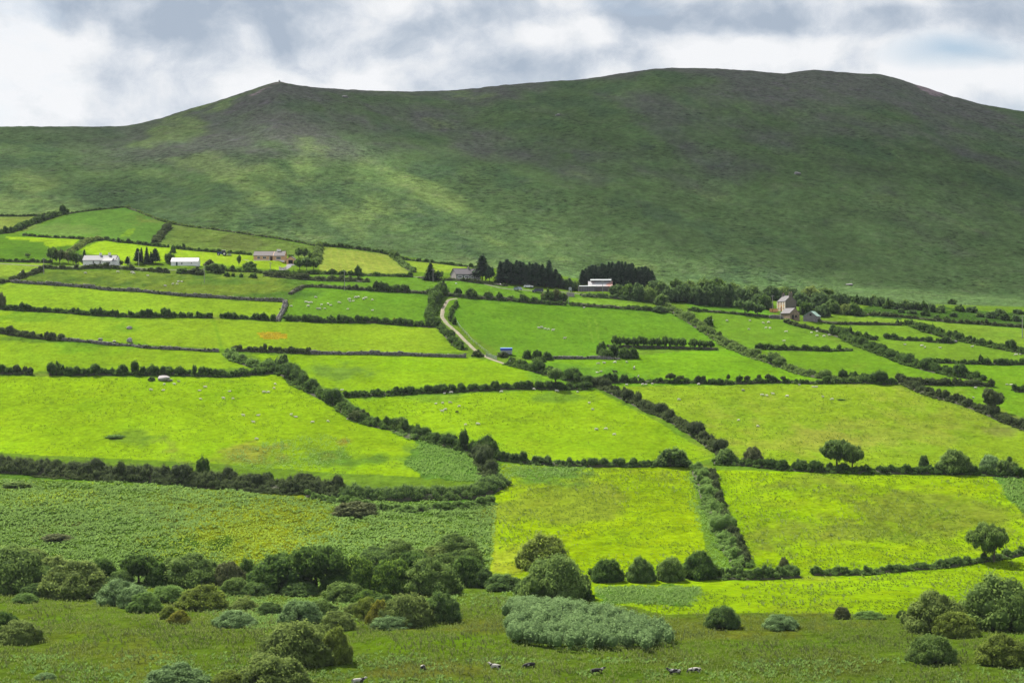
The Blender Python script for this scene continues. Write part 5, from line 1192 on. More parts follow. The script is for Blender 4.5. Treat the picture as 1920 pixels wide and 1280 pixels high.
# ------------------------------------------------------------------ materials of built things
M = {
    'white': simple_mat('white_render', (.78, .78, .76), .85, .06, .8, dirt=(.45, .45, .40), dirt_amt=.35),
    'slate': simple_mat('pale_slate', (.19, .19, .20), .7, .18, 2.5, dirt=(.26, .26, .25), dirt_amt=.4),
    'tin': simple_mat('pale_tin_roof', (.40, .39, .42), .5, .08, 1.2, dirt=(.45, .42, .40), dirt_amt=.3, spec=.5),
    'peach': simple_mat('peach_brick', (.62, .36, .20), .85, .18, 3.0, dirt=(.70, .52, .34), dirt_amt=.6, dirt_scale=1.2),
    'brownroof': simple_mat('brown_grey_tiles', (.078, .064, .066), .75, .2, 3),
    'greygreen': simple_mat('grey_green_render', (.15, .175, .165), .9, .12, .8),
    'pinkgrey': simple_mat('weathered_grey_render', (.30, .265, .26), .9, .12, .7, dirt=(.20, .18, .17), dirt_amt=.4),
    'darkslate': simple_mat('dark_slate', (.072, .064, .072), .7, .2, 2.5),
    'corr': simple_mat('weathered_sheet_wall', (.125, .115, .125), .75, .3, 1.2, dirt=(.20, .13, .09), dirt_amt=.4),
    'rusty': simple_mat('rusting_white_sheet', (.32, .32, .33), .6, .1, 1.5, dirt=(.34, .10, .05), dirt_amt=1.0, dirt_scale=.2),
    'sheet': simple_mat('pale_sheet_metal', (.33, .36, .36), .45, .08, 1.2, spec=.5),
    'greensheet': simple_mat('green_tinged_sheet', (.22, .34, .28), .55, .2, .9, dirt=(.38, .42, .40), dirt_amt=.6),
    'cream': simple_mat('cream_front_paint', (.56, .35, .16), .8, .06, 1.0),  # cream paint of the farmhouse front
    'trim': simple_mat('white_paint', (.80, .79, .76), .6, .04, 1.0),
    'redwin': simple_mat('dark_red_joinery', (.20, .06, .03), .6, .1, 1),
    'gableg': simple_mat('dark_grey_gable', (.150, .128, .106), .9, .14, .6, dirt=(.09, .085, .08), dirt_amt=.4),
    'rubble': simple_mat('brown_rubble_stone', (.22, .155, .11), .95, .5, 2.2, dirt=(.09, .08, .06), dirt_amt=.7, dirt_scale=.9),
    'gstone': simple_mat('purplish_grey_stone', (.20, .175, .185), .95, .35, 1.8, dirt=(.11, .10, .10), dirt_amt=.5, dirt_scale=.9),
    'glass': simple_mat('window_glass', (.018, .022, .028), .12, .05, 1, spec=.6),
    'dark': simple_mat('dark_opening', (.012, .011, .012), .8, .05, 1),
    'door': simple_mat('maroon_door', (.055, .016, .022), .5, .06, 1),
    'greendoor': simple_mat('dark_green_door', (.02, .06, .055), .5, .06, 1),
    'tarmac': simple_mat('grey_tarmac', (.14, .135, .145), .9, .2, 1.2, coords='Object'),
    'pole': simple_mat('weathered_pole', (.30, .29, .26), .85, .15, 2),
    'steel': simple_mat('galvanised_steel', (.42, .45, .46), .4, .1, 3, metallic=.5),
    'lblue': simple_mat('faded_blue_sheeting', (.10, .22, .50), .5, .1, 2), 'blue': simple_mat('blue_sheeting', (.02, .06, .42), .45, .1, 2, spec=.5),
    'greyboard': simple_mat('grey_boarding', (.28, .30, .32), .8, .15, 2),
    'tyre': simple_mat('tyre_rubber', (.015, .015, .016), .8, .1, 3), 'rim': simple_mat('wheel_rim', (.45, .45, .46), .35, .05, 3, metallic=.6),
    'tblue': simple_mat('tractor_blue', (.012, .035, .16), .4, .08, 2, spec=.5), 'carwhite': simple_mat('white_car_paint', (.75, .76, .78), .25, .03, 1, spec=.6),
    'carsilver': simple_mat('silver_blue_car_paint', (.26, .30, .40), .25, .05, 1, spec=.6), 'carnavy': simple_mat('navy_car_paint', (.035, .045, .085), .25, .05, 1, spec=.6),
    'orangew': simple_mat('orange_wall_paint', (.62, .30, .12), .85, .12, 1.0, dirt=(.70, .48, .28), dirt_amt=.6), 'fleece': simple_mat('fleece', (.60, .57, .50), .95, .10, 5),
    'fdark': simple_mat('grubby_fleece', (.40, .37, .32), .95, .15, 5), 'black': simple_mat('black_wool', (.018, .016, .015), .9, .2, 4), 'face': simple_mat('pale_sheep_face', (.55, .52, .46), .9, .08, 4),
    'dface': simple_mat('black_sheep_face', (.03, .028, .026), .9, .1, 4), 'boulder': simple_mat('pale_lichened_rock', (.32, .30, .30), .95, .3, .9, dirt=(.12, .12, .10), dirt_amt=.85, dirt_scale=.7, bump=.6),
    'redbox': simple_mat('red_paint', (.38, .05, .03), .5, .1, 1), 'mail': simple_mat('pale_stone_pier', (.62, .58, .48), .9, .1, 1.2),
}

def win(parent, x, z, w, h, y=0.0, frame='trim', bars=1, bar=.09, pane='glass'):
    """A window in a wall facing -y at depth y: surround, pane, glazing bars."""
    m = MB()
    m.box(x - w / 2 - bar, x - w / 2, y - .07, y + .05, z - bar, z + h + bar); m.box(x + w / 2, x + w / 2 + bar, y - .07, y + .05, z - bar, z + h + bar)
    m.box(x - w / 2, x + w / 2, y - .07, y + .05, z + h, z + h + bar); m.box(x - w / 2 - .0, x + w / 2 + .0, y - .09, y + .05, z - bar, z)
    for k in range(bars):
        bx = x - w / 2 + w * (k + 1) / (bars + 1); m.box(bx - .03, bx + .03, y - .06, y - .025, z, z + h)
    f = m.part('window', M[frame], parent)
    MB().box(x - w / 2, x + w / 2, y - .024, y + .04, z, z + h).part('pane', M[pane], f)
    return f

def doorway(parent, x, w, h, mat, y=0.0, z=0.0):
    d = MB().box(x - w / 2, x + w / 2, y - .05, y + .05, z, z + h).part('door', M[mat], parent)
    MB().box(x + w / 2 - .2, x + w / 2 - .1, y - .1, y - .052, z + 1.0, z + 1.06).part('handle', M['steel'], d)
    return d

def gable_body(L, Dp, eave, rise, wall, parent, x0=0.0, y0=0.0, name='wall', gmat=None):
    m = MB()
    prof = [(y0, -1.5), (y0 + Dp, -1.5), (y0 + Dp, eave), (y0 + Dp / 2, eave + rise - .02), (y0, eave)]
    m.prismx(prof, x0, x0 + L)
    if gmat is not None: m.m = [1, 1] + [0] * (len(m.m) - 2)
    return m.part(name, [M[wall]] + ([M[gmat]] if gmat else []), parent)

def gable_roof(L, Dp, eave, rise, mat, parent, x0=0.0, y0=0.0, over=.3, th=.16, lift=.02, name='roof', end=.25):
    m = MB(); sl = rise / (Dp / 2)
    for s in (0, 1):
        a = (y0 - over, eave - over * sl + lift) if s == 0 else (y0 + Dp + over, eave - over * sl + lift)
        b = (y0 + Dp / 2, eave + rise + lift)
        m.prismx([a, b, (b[0], b[1] + th), (a[0], a[1] + th)] if s == 0 else [b, a, (a[0], a[1] + th), (b[0], b[1] + th)], x0 - end, x0 + L + end)
    m.box(x0 - end - .003, x0 + L + end + .003, y0 + Dp / 2 - .1, y0 + Dp / 2 + .1, eave + rise + th + lift - .06, eave + rise + th + lift + .06)
    return m.part(name, M[mat], parent)

def chimney(parent, x, y, z0, z1, w, d, mat='white'):
    c = MB().box(x - w / 2, x + w / 2, y - d / 2, y + d / 2, z0, z1).box(x - w / 2 - .06, x + w / 2 + .06, y - d / 2 - .06, y + d / 2 + .06, z1, z1 + .14).part('chimney', M[mat], parent)
    m = MB()
    m.tube([(x, y, z1 + .14), (x, y, z1 + .5)], [.13, .11], 8); m.part('chimney_pot', M['peach'], c)

def root_at(name, label, cat, px, py, rot=0.0, group=None):
    p = P(px, py); return thing(name, label, cat, (p.x, p.y, p.z), rot, group), mpp(p.y)

GHs = 'houses along the hill road'
# white bungalow
t_, u = root_at('bungalow', 'long white bungalow with pale slate roof and a wide windowed projection at its right end', 'house', 155.5, 496.5, R(-3), GHs)
L = 61 * u
gable_body(L, 6.2, 2.35, 2.2, 'white', t_)
rf = gable_roof(L, 6.2, 2.35, 2.2, 'slate', t_)
pj = MB().box(40 * u, 57 * u, -2.6, .0, -1.5, 1.75).part('projection', M['white'], t_)
MB().prismx([(-3.0, 1.72), (-2.9, 1.90), (1.1, 3.42), (1.1, 3.27)], 39.4 * u, 57.6 * u).part('catslide_roof', M['slate'], pj)
MB().prismx([(0, -1.5), (6.2, -1.5), (6.2, 2.1), (3.1, 4.1), (0, 2.1)], L + .003, L + 3.4 * u).part('end_annexe', M['white'], t_)
MB().prismx([(-.2, 2.0), (3.1, 4.12), (6.4, 2.0), (6.4, 2.16), (3.1, 4.28), (-.2, 2.16)], L + .3, L + 3.8 * u).part('annexe_roof', M['slate'], t_)
win(t_, 20 * u, .75, 2.6 * u, 1.2); win(t_, 33 * u, .75, 2.6 * u, 1.2); win(t_, 50.5 * u, .6, 7.5 * u, .75, -2.6, bars=2)
chimney(t_, 30 * u, 3.1, 4.3, 5.5, .9, .7); chimney(t_, 47 * u, 3.1, 4.3, 5.6, 1.0, .7)
# white shed
t_, u = root_at('outbuilding', 'low white outbuilding with pale metal roof and a dark green door', 'outbuilding', 320.5, 499, R(-2), GHs)
L = 51 * u
gable_body(L, 5.0, 1.85, 1.75, 'white', t_); gable_roof(L, 5.0, 1.85, 1.75, 'tin', t_, end=.1, over=.2)
doorway(t_, 11 * u, 3.2 * u, 1.7, 'greendoor'); win(t_, 20.5 * u, .6, 2.2 * u, .85); win(t_, 38.5 * u, .95, 1.5 * u, .5, bars=0)
# peach bungalow and garage
t_, u = root_at('bungalow', 'peach brick bungalow with brown tiled roof and maroon door', 'house', 475.5, 489.5, R(-2), GHs)
L = 58.5 * u
gable_body(37 * u, 7, 2.35, 2.1, 'peach', t_); gable_roof(37 * u, 7, 2.35, 2.1, 'brownroof', t_, end=.2)
fr = gable_body(21.5 * u, 7.9, 2.2, 2.28, 'peach', t_, x0=37 * u + .003, y0=-.9, name='front_wing')
gable_roof(21.5 * u - .4, 7.9, 2.2, 2.28, 'brownroof', t_, x0=37 * u + .4, y0=-.9, name='wing_roof', end=.2)
MB().box(-.003, 37 * u - .01, -.03, 0.0, -.4, .35).box(37 * u, L + .01, -.93, -.9, -.6, .25).part('plinth', M['trim'], t_)
win(t_, 9.5 * u, .95, 4.6 * u, .95); win(t_, 20.5 * u, .95, 5.6 * u, .95); win(t_, 47.5 * u, .6, 8 * u, 1.2, -.9, bars=2)
doorway(t_, 33.5 * u, 4.6 * u, 2.0, 'door'); win(t_, 30.2 * u, .1, .9 * u, 1.8, bars=0)
chimney(t_, 44 * u, 3.2, 4.3, 5.3, 1.0, .8); chimney(t_, 47.6 * u, 3.2, 4.2, 5.2, .9, .8)
t_, u = root_at('garage', 'small peach gabled garage with a dark door below the bungalow', 'garage', 537, 496, R(-4), GHs)
W = 16 * u; hw = 2.2
MB().prism([(0, -1.4), (W, -1.4), (W, hw), (W / 2, hw + 1.3), (0, hw)], 0, 6).part('wall', M['peach'], t_)
for s in (0, 1):
    pass
MB().prism([(-.2, hw - .12), (W / 2, hw + 1.32), (W + .2, hw - .12), (W + .2, hw + .02), (W / 2, hw + 1.48), (-.2, hw + .02)], -.15, 6.15).part('roof', M['brownroof'], t_)
MB().box(W * .24, W * .76, -.06, .05, 0, 1.9).part('garage_door', M['dark'], t_)
# grey house
t_, u = root_at('house', 'grey single storey house with four white framed windows and a pale plinth', 'house', 855.5, 527, R(21), GHs)
L = 11.6
gable_body(L, 8.0, 2.75, 2.5, 'greygreen', t_, gmat='pinkgrey'); gable_roof(L, 8.0, 2.75, 2.5, 'darkslate', t_)
MB().box(-.02, L + .02, -.05, 0, -1.2, .55).part('plinth', M['white'], t_)
for x_ in (1.75, 5.0, 7.55, 9.95): win(t_, x_, 1.15, 1.7 if x_ != 7.55 else 1.0, .85, bars=2 if x_ != 7.55 else 1, bar=.24)
chimney(t_, L * .62, 4.0, 5.0, 5.9, .8, .6, 'pinkgrey')
# rusty roofed barn with lean-to
t_, u = root_at('barn', 'sheet metal barn with rust stained pale roof, raised ridge and a lean-to', 'barn', 1104, 547.5, R(-3))
L = 43 * u
m = MB(); m.prismx([(0, -1.5), (7, -1.5), (7, 2.4), (3.5, 4.6), (0, 2.4)], 0, L); m.part('wall', M['corr'], t_)
rf = gable_roof(L, 7, 2.4, 2.2, 'rusty', t_, over=.35, end=.35)
m = MB(); m.prismx([(2.5, 4.35), (4.5, 4.35), (4.5, 5.2), (3.5, 5.5), (2.5, 5.2)], 1.0, L - .6); m.part('ridge_vent', M['corr'], rf)
m = MB(); m.prismx([(2.2, 5.02), (3.5, 5.52), (4.8, 5.02), (4.8, 5.12), (3.5, 5.64), (2.2, 5.12)], .6, L - .2); m.part('vent_roof', M['sheet'], rf)
ln = MB().box(-17 * u, 13 * u, -4.2, -.01, -1.6, 2.2).part('lean_to', M['corr'], t_)
MB().prismx([(-4.5, 2.18), (-4.5, 2.32), (.0, 2.72), (.0, 2.58)], -18 * u, 13.6 * u).part('lean_to_roof', M['sheet'], ln)
m = MB()
for k in range(9): m.box(-16.5 * u + k * 3.2 * u, -16.5 * u + k * 3.2 * u + .1, -4.24, -4.2, -.6, 2.1)
m.part('wall_posts', M['greyboard'], ln)
MB().box(-20 * u, -18.2 * u, -3.2, -1.0, -1.2, 2.4).part('door_pier', M['pinkgrey'], t_)
# tall farmhouse: its painted front looks left into the sun
t_, u = root_at('farmhouse', 'tall two storey farmhouse with cream sunlit front, grey gable and big chimney', 'house', 1472.3, 583.5, R(-76), GHs)
Lf, Df, ev, ri = 9.0, 22.3 * u, 18.4 * u, 10.2 * u
# local x runs along the front away from the camera; -y is the front
m = MB(); m.prismx([(0, -1.5), (Df, -1.5), (Df, ev), (Df / 2, ev + ri - .02), (0, ev)], -Lf, 0)
gb = m.part('wall', M['gableg'], t_)
gable_roof(Lf, Df, ev, ri, 'darkslate', t_, x0=-Lf, over=.2, end=.05)
MB().box(-Lf - .01, .0, -.06, 0, -.9, ev - .15).part('front_render', M['cream'], t_)
m = MB()
for q in (0, .36, .68, 1): m.box(-Lf * (1 - q) - .28 - (.2 if q == 1 else 0), -Lf * (1 - q) + .28 - (.2 if q == 1 else 0), -.12, -.06, -.4, ev - .1)
m.part('pilasters', M['trim'], t_)
for q in (.18, .52, .84):
    for z_ in (.7, 2.9):
        if not (q == .52 and z_ == .7): win(t_, -Lf * (1 - q), z_, .95, 1.2, -.06, bars=1, pane='redwin')
doorway(t_, -Lf * .48, 1.0, 2.0, 'redwin', -.08)
c_ = MB().box(-.75, -.05, Df * .36, Df * .66, ev + ri * .55, ev + ri + 1.15).box(-.82, .02, Df * .34, Df * .68, ev + ri + 1.15, ev + ri + 1.35).part('chimney', M['gableg'], t_)
for k in (.43, .58): MB().tube([(-.4, Df * k, ev + ri + 1.35), (-.4, Df * k, ev + ri + 1.75)], [.14, .12], 8).part('chimney_pot', M['peach'], c_)
chimney(t_, -Lf + .5, Df / 2, ev + ri - .4, ev + ri + 1.1, .7, 1.2, 'gableg')
# stone barn and green roofed barn
t_, u = root_at('stone_barn', 'brown rubble barn with slate roof in front of the tall farmhouse', 'barn', 1481.5, 598.5, R(18))
W, Lb, ev, ri = 19.5 * u, 9.0, 11.5 * u, 8.2 * u
MB().prism([(0, -1.5), (W, -1.5), (W, ev), (W / 2, ev + ri), (0, ev)], 0, Lb).part('wall', M['rubble'], t_)
MB().prism([(-.25, ev - .35), (W / 2, ev + ri + .02), (W + .25, ev - .35), (W + .25, ev - .17), (W / 2, ev + ri + .22), (-.25, ev - .17)], -.1, Lb + .2).part('roof', M['darkslate'], t_)
for x_, w_, z_, h_ in ((W * .3, .9, .0, 1.7), (W * .62, .9, .6, 1.0)): MB().box(x_ - w_ / 2, x_ + w_ / 2, -.05, .05, z_, z_ + h_).part('opening', M['dark'], t_)
t_, u = root_at('stone_barn', 'purplish stone barn with a pale green sheet roof and one dark gable opening', 'barn', 1506, 603, R(-24))
W, Lb, ev, ri = 25.5 * u, 6.5, 10.0 * u, 8.6 * u
MB().prism([(0, -1.5), (W, -1.5), (W, ev), (W * .56, ev + ri), (0, ev)], 0, Lb).part('wall', M['gstone'], t_)
MB().prism([(-.35, ev - .26), (W * .56, ev + ri + .02), (W + .2, ev - .2), (W + .2, ev - .06), (W * .56, ev + ri + .16), (-.35, ev - .1)], -.12, Lb + .2).part('roof', M['greensheet'], t_)
MB().box(W * .56 - .45, W * .56 + .4, -.05, .05, ev + .1, ev + 1.0).part('opening', M['dark'], t_)
# painted garden wall
p = P(1443, 585); t_ = thing('garden_wall', 'orange painted garden wall left of the tall farmhouse', 'wall', p[:], R(-6))
MB().box(0, 15.5 * mpp(p.y), 0, .3, -.6, 1.35).box(-.05, 15.5 * mpp(p.y) + .05, -.06, .36, 1.35, 1.47).part('panel', M['orangew'], t_)
MB().box(5 * mpp(p.y), 5.9 * mpp(p.y), -.06, 0, -.3, 1.2).part('pier', M['redwin'], t_)
# entrance wall of the peach bungalow drive
p = P(524, 505); t_ = thing('entrance_wall', 'low white entrance wall at the foot of the grey drive', 'wall', p[:], R(-18))
MB().box(0, 3.0, 0, .3, -.5, .8).part('panel', M['mail'], t_); MB().box(-.25, .35, -.12, .42, -.5, 1.25).box(2.7, 3.3, -.12, .42, -.5, 1.0).part('pier', M['mail'], t_)

# ------------------------------------------------------------------ lane, drive, yard
def ribbon(name, label, pts, w, mat, lift=.10):
    x, y, z, s, nx, ny = resample(pts, 1.2); V = []
    ws = np.interp(np.linspace(0, 1, len(x)), np.linspace(0, 1, len(w)), w) if hasattr(w, '__len__') else np.full(len(x), w)
    for u in (-.5, -.25, 0, .25, .5):
        X = x + nx * u * ws * (1 + .25 * fbm(s / 3, s * 0 + u, 9, 3)); Y = y + ny * u * ws; V.append(np.stack([X, Y, gz(X, Y) + lift - (.25 if abs(u) == .5 else 0)], 1))
    V = np.stack(V, 1).reshape(-1, 3); i = (np.arange(len(x) - 1)[:, None] * 5 + np.arange(4)[None]).ravel()
    q = np.stack([i, i + 5, i + 6, i + 1], 1)
    o = obj(name, mesh_np(name, V, q.ravel(), np.full(len(q), 4), [mat], smooth=True)); return tag(o, label, name, kind='structure')
LANE = simple_mat('stony_lane', (.19, .165, .115), .95, .3, .6, dirt=(.10, .14, .035), dirt_amt=.85, dirt_scale=.35, coords='Object')
ribbon('track', 'stony farm track bending down between dark hedges', [(856, 561), (846, 562), (839, 566), (834, 575), (830, 583), (829, 591), (835, 602), (848, 615), (860, 626), (874, 640), (888, 654), (903, 664), (918, 672), (934, 678), (956, 684)], [2.0, 2.4, 2.3, 2.2], LANE)
ribbon('track', 'bare lower end of the farm track at the hedge gap', [(1050, 704), (1064, 711), (1078, 716), (1092, 721), (1108, 725)], [1.8, 2.4, 4.0], simple_mat('brown_track', (.24, .19, .13), .95, .3, .6, dirt=(.16, .19, .06), dirt_amt=.8, dirt_scale=.4))
ribbon('driveway', 'grey tarmac drive below the garage', [(549, 496.5), (543, 499), (536, 503), (528, 507)], [4.0, 4.0, 4.6], M['tarmac'])
ribbon('driveway', 'grey parking strip left of the peach bungalow', [(456, 486.5), (465, 486.5), (475, 487)], 3.4, M['tarmac'])
ribbon('road', 'narrow hill road behind the roadside hedges', [(-100, 492), (0, 494), (100, 499), (220, 500), (320, 506), (430, 506), (540, 511), (640, 513), (780, 519), (900, 532), (960, 543), (1060, 549), (1090, 553), (1180, 562)], 2.2, simple_mat('grassy_road', (.085, .095, .050), .95, .3, .5, dirt=(.12, .11, .09), dirt_amt=.5, dirt_scale=.3))

# ------------------------------------------------------------------ poles, gate, shelter, vehicles
def pole(label, px, py, top, arm=True, r=.15):
    p = P(px, py); u = mpp(p.y); h = (py - top) * u
    t = thing('utility_pole', label, 'utility pole', p[:], R(20), 'wooden utility poles')
    MB().tube([(0, 0, -.8), (0, 0, h)], [r * 1.2, r * .85], 8).part('pole', M['pole'], t)
    if arm:
        a = MB().box(-.7, .7, -.06, .06, h - .55, h - .42).part('crossarm', M['pole'], t)
        for k in (-.6, 0, .6): MB().tube([(k, 0, h - .42), (k, 0, h - .22)], [.05, .04], 6).part('insulator', M['trim'], a)
for d in [('pole left of the white bungalow, before the diagonal hedge', 82, 513, 483), ('pale pole in front of the spruce clump', 260, 497, 470), ('short pole between bungalow and spruce clump', 243, 495, 478), ('tall pale pole standing in the rough sheep field', 383, 531, 493),
          ('pole below the peach bungalow lawn', 507, 512, 492), ('pole above the flock on the grass bank', 646, 546, 508), ('pole before the lone pine', 812, 528, 504), ('pole at the field corner right of the cars', 1066, 572, 546), ('pole in front of the rusty roofed barn', 1130, 554, 532),
          ('pole at the right end of the rusty roofed barn', 1144, 541, 521), ('thin pole among trees left of the tall farmhouse', 1448.5, 582, 552), ('grey pole before the low ruined wall', 1463, 600, 577), ('big dark pole cut by the right edge', 1917, 634, 590)]:
    pole('wooden ' + d[0], d[1], d[2], d[3], r=.12 if d[1] < 1900 else .17)

# field gate across the lane
p = P(912, 669); q = P(931, 675)
v = q - p; t_ = thing('field_gate', 'galvanised field gate across the foot of the stony track', 'gate', p[:], math.atan2(v.y, v.x)); Lg = max(3.6, math.hypot(v.x, v.y)); dz = v.z / Lg
m = MB()
for k in range(6): m.add([(0, -.05, .25 + k * .22), (Lg, -.05, .25 + k * .22 + v.z), (Lg, -.05, .37 + k * .22 + v.z), (0, -.05, .37 + k * .22), (0, .05, .25 + k * .22), (Lg, .05, .25 + k * .22 + v.z), (Lg, .05, .37 + k * .22 + v.z), (0, .05, .37 + k * .22)],
                         [(0, 1, 2, 3), (7, 6, 5, 4), (0, 4, 5, 1), (3, 2, 6, 7), (0, 3, 7, 4), (1, 5, 6, 2)])
m.part('rails', M['steel'], t_)
MB().tube([(-.15, 0, -.5), (-.15, 0, 1.7)], [.13, .12], 8).part('gate_post', M['pole'], t_); MB().tube([(Lg + .15, 0, -.5 + v.z), (Lg + .15, 0, 1.7 + v.z)], [.13, .12], 8).part('gate_post', M['pole'], t_)
# fence from the gate up the right of the lane
x, y, z, s, nx, ny = resample([(921, 668), (905, 656), (890, 644), (876, 630), (864, 616), (856, 604)], 4.2)
t_ = thing('wire_fence', 'post and wire fence along the right side of the stony lane', 'fence', (x[0], y[0], float(z[0])))
for i in range(len(x)):
    MB().tube([(x[i] - x[0], y[i] - y[0], z[i] - z[0] - .3), (x[i] - x[0], y[i] - y[0], z[i] - z[0] + 1.25)], [.09, .08], 5).part('post', M['pole'], t_)
m = MB()
for h_ in (.5, .85, 1.15): m.tube([(x[i] - x[0], y[i] - y[0], z[i] - z[0] + h_) for i in range(len(x))], [.015] * len(x), 4)
m.part('wire', M['steel'], t_)
# blue topped livestock shelter
t_, u = root_at('livestock_shelter', 'small grey livestock shelter with a bright blue top at the foot of the lane', 'shelter', 938.5, 665, R(-4))
W = 21 * u
m = MB(); m.box(0, W, 0, .12, .25, 1.75); m.box(0, .12, .12, 2.4, .25, 1.75); m.box(W - .12, W, .12, 2.4, .25, 1.75); m.box(.12, W - .12, 2.28, 2.4, .25, 1.75); m.part('side_boards', M['greyboard'], t_)
MB().box(-.12, W + .12, -.12, 2.52, 1.75, 2.5).part('blue_top', M['blue'], t_); MB().prismx([(-.14, 2.503), (1.2, 2.75), (2.54, 2.503)], -.14, W + .14).part('roof_sheet', M['lblue'], t_)
for x_ in (W * .32, W * .68):
    w_ = MB().cyl_y(x_, .3, .34, -.16, -.02).part('wheel', M['tyre'], t_); MB().cyl_y(x_, .3, .18, -.18, -.161, 10).part('rim', M['rim'], w_)
MB().tube([(0, 1.2, .35), (-1.3, 1.2, .3)], [.06, .05], 6).part('drawbar', M['steel'], t_)
MB().tube([(-1.25, 1.2, -.05), (-1.25, 1.2, .34)], [.05, .05], 6).part('jockey_leg', M['steel'], t_)
# white leaning post by the shelter
p = P(955, 684); t_ = thing('marker_post', 'leaning white post at the lane side under the shelter', 'post', p[:])
MB().tube([(0, 0, -.3), (.12, 0, 1.0), (.3, 0, 1.9)], [.13, .12, .11], 7).part('post', M['trim'], t_)

def car(label, px, py, rot, paint, L=4.2, hood=True, tall=1.45):
    p = P(px, py); t = thing('car', label, 'car', (p.x, p.y, p.z - .02), rot, 'cars parked on the grass above the bank')
    W = 1.72; wz = .62
    if hood:
        side = [(0, .32), (L, .32), (L, .78), (L * .97, .92), (L * .72, 1.0), (L * .02, .98), (0, .8)]
        cab = [(L * .06, .98), (L * .13, tall - .06), (L * .22, tall), (L * .50, tall), (L * .56, tall - .04), (L * .73, 1.0)]
    else:
        side = [(0, .32), (L, .32), (L, .85), (L * .96, 1.0), (L * .84, 1.06), (0, 1.06)]
        cab = [(L * .01, 1.06), (L * .03, tall), (L * .68, tall), (L * .73, tall - .04), (L * .86, 1.06)]
    body = MB().prism(side, 0, W).part('body', paint, t)
    cb = MB().prism(cab, .10, W - .10).part('cabin', paint, t)
    cx_ = sum(a for a, b in cab) / len(cab); cz_ = sum(b for a, b in cab) / len(cab)
    gl = [(cx_ + (a - cx_) * .88, cz_ + (b - cz_) * .74) for a, b in cab]
    MB().prism(gl, .08, .0995).part('side_window', M['glass'], cb); MB().prism(gl, W - .0995, W - .08).part('side_window', M['glass'], cb)
    a, b = cab[-1], cab[-2]
    d = Vector((a[0] - b[0], 0, a[1] - b[1])); n_ = Vector((-d.z, 0, d.x)).normalized() * -.02
    MB().add([(b[0] + d.x * .08 - n_.x, .2, b[1] + d.z * .08 - n_.z), (a[0] - n_.x, .2, a[1] + .06 - n_.z), (a[0] - n_.x, W - .2, a[1] + .06 - n_.z), (b[0] + d.x * .08 - n_.x, W - .2, b[1] + d.z * .08 - n_.z)], [(0, 1, 2, 3)]).part('windscreen', M['glass'], cb)
    for x_ in (L * .19, L * .80):
        for y0, y1, o in ((-.03, .2, -.033), (W - .2, W + .03, W + .033)):
            w = MB().cyl_y(x_, .32, .33, y0, y1).part('wheel', M['tyre'], t); MB().cyl_y(x_, .32, .19, min(o, o + .02) - .0, max(o, o + .02), 10).part('rim', M['rim'], w)
    for y_ in (.15, W - .45): MB().box(L - .02, L + .02, y_, y_ + .3, .62, .78).part('headlight', M['trim'], body)
car('silver blue estate car, left of the three above the bank', 963, 545, R(-55), M['carsilver'], 4.2, False, 1.6)
car('white hatchback car parked behind the other two', 982, 540, R(-12), M['carwhite'], 4.0)
car('dark navy people carrier with pale roof, nearest the hedge', 1019, 548.5, R(178), M['carnavy'], 4.9, False, 1.8)
# tractor mowing
p = P(423, 480); t_ = thing('tractor', 'dark blue tractor with white cab roof mowing the lime field', 'tractor', p[:], R(178))
t_.location = P(424, 480)
b_ = MB().prism([(2.0, .75), (4.2, .75), (4.25, 1.5), (4.0, 1.72), (2.0, 1.8)], -.45, .45).part('bonnet', M['tblue'], t_)
b_ = MB().box(.3, 2.1, -.5, .5, .55, 1.3).part('chassis', M['tblue'], t_)
cb = MB().prism([(.35, 1.3), (1.95, 1.3), (1.85, 2.55), (.5, 2.55)], -.62, .62).part('cab', M['glass'], t_)
MB().box(.3, 2.05, -.72, .72, 2.55, 2.72).part('cab_roof', M['trim'], cb)
m = MB()
for a, b in ((.42, -.66), (1.85, -.66), (.42, .6), (1.85, .6)): m.box(a, a + .08, b, b + .06, 1.25, 2.55)
m.part('cab_pillars', M['tblue'], cb)
for s_ in (-1, 1):
    w_ = MB().cyl_y(.75, .85, .85, s_ * .62 - .22 if s_ < 0 else .62 - .02, s_ * .62 + .02 if s_ < 0 else .62 + .22, 18).part('rear_wheel', M['tyre'], t_); MB().cyl_y(.75, .85, .45, s_ * .86 - .01, s_ * .86 + .01, 12).part('rim', M['trim'], w_)
    w_ = MB().cyl_y(3.55, .55, .55, s_ * .62 - .15, s_ * .62 + .15, 16).part('front_wheel', M['tyre'], t_); MB().cyl_y(3.55, .55, .3, s_ * .79 - .01, s_ * .79 + .01, 12).part('rim', M['trim'], w_)
MB().box(-2.4, -.5, -1.2, 1.2, .3, .6).box(-.5, .3, -.15, .15, .5, .7).box(-2.0, -.9, -.9, .9, .6, .85).part('mower', M['greyboard'], t_)
MB().tube([(3.2, .3, 1.7), (3.2, .3, 2.5)], [.05, .05], 6).part('exhaust', M['dark'], t_)
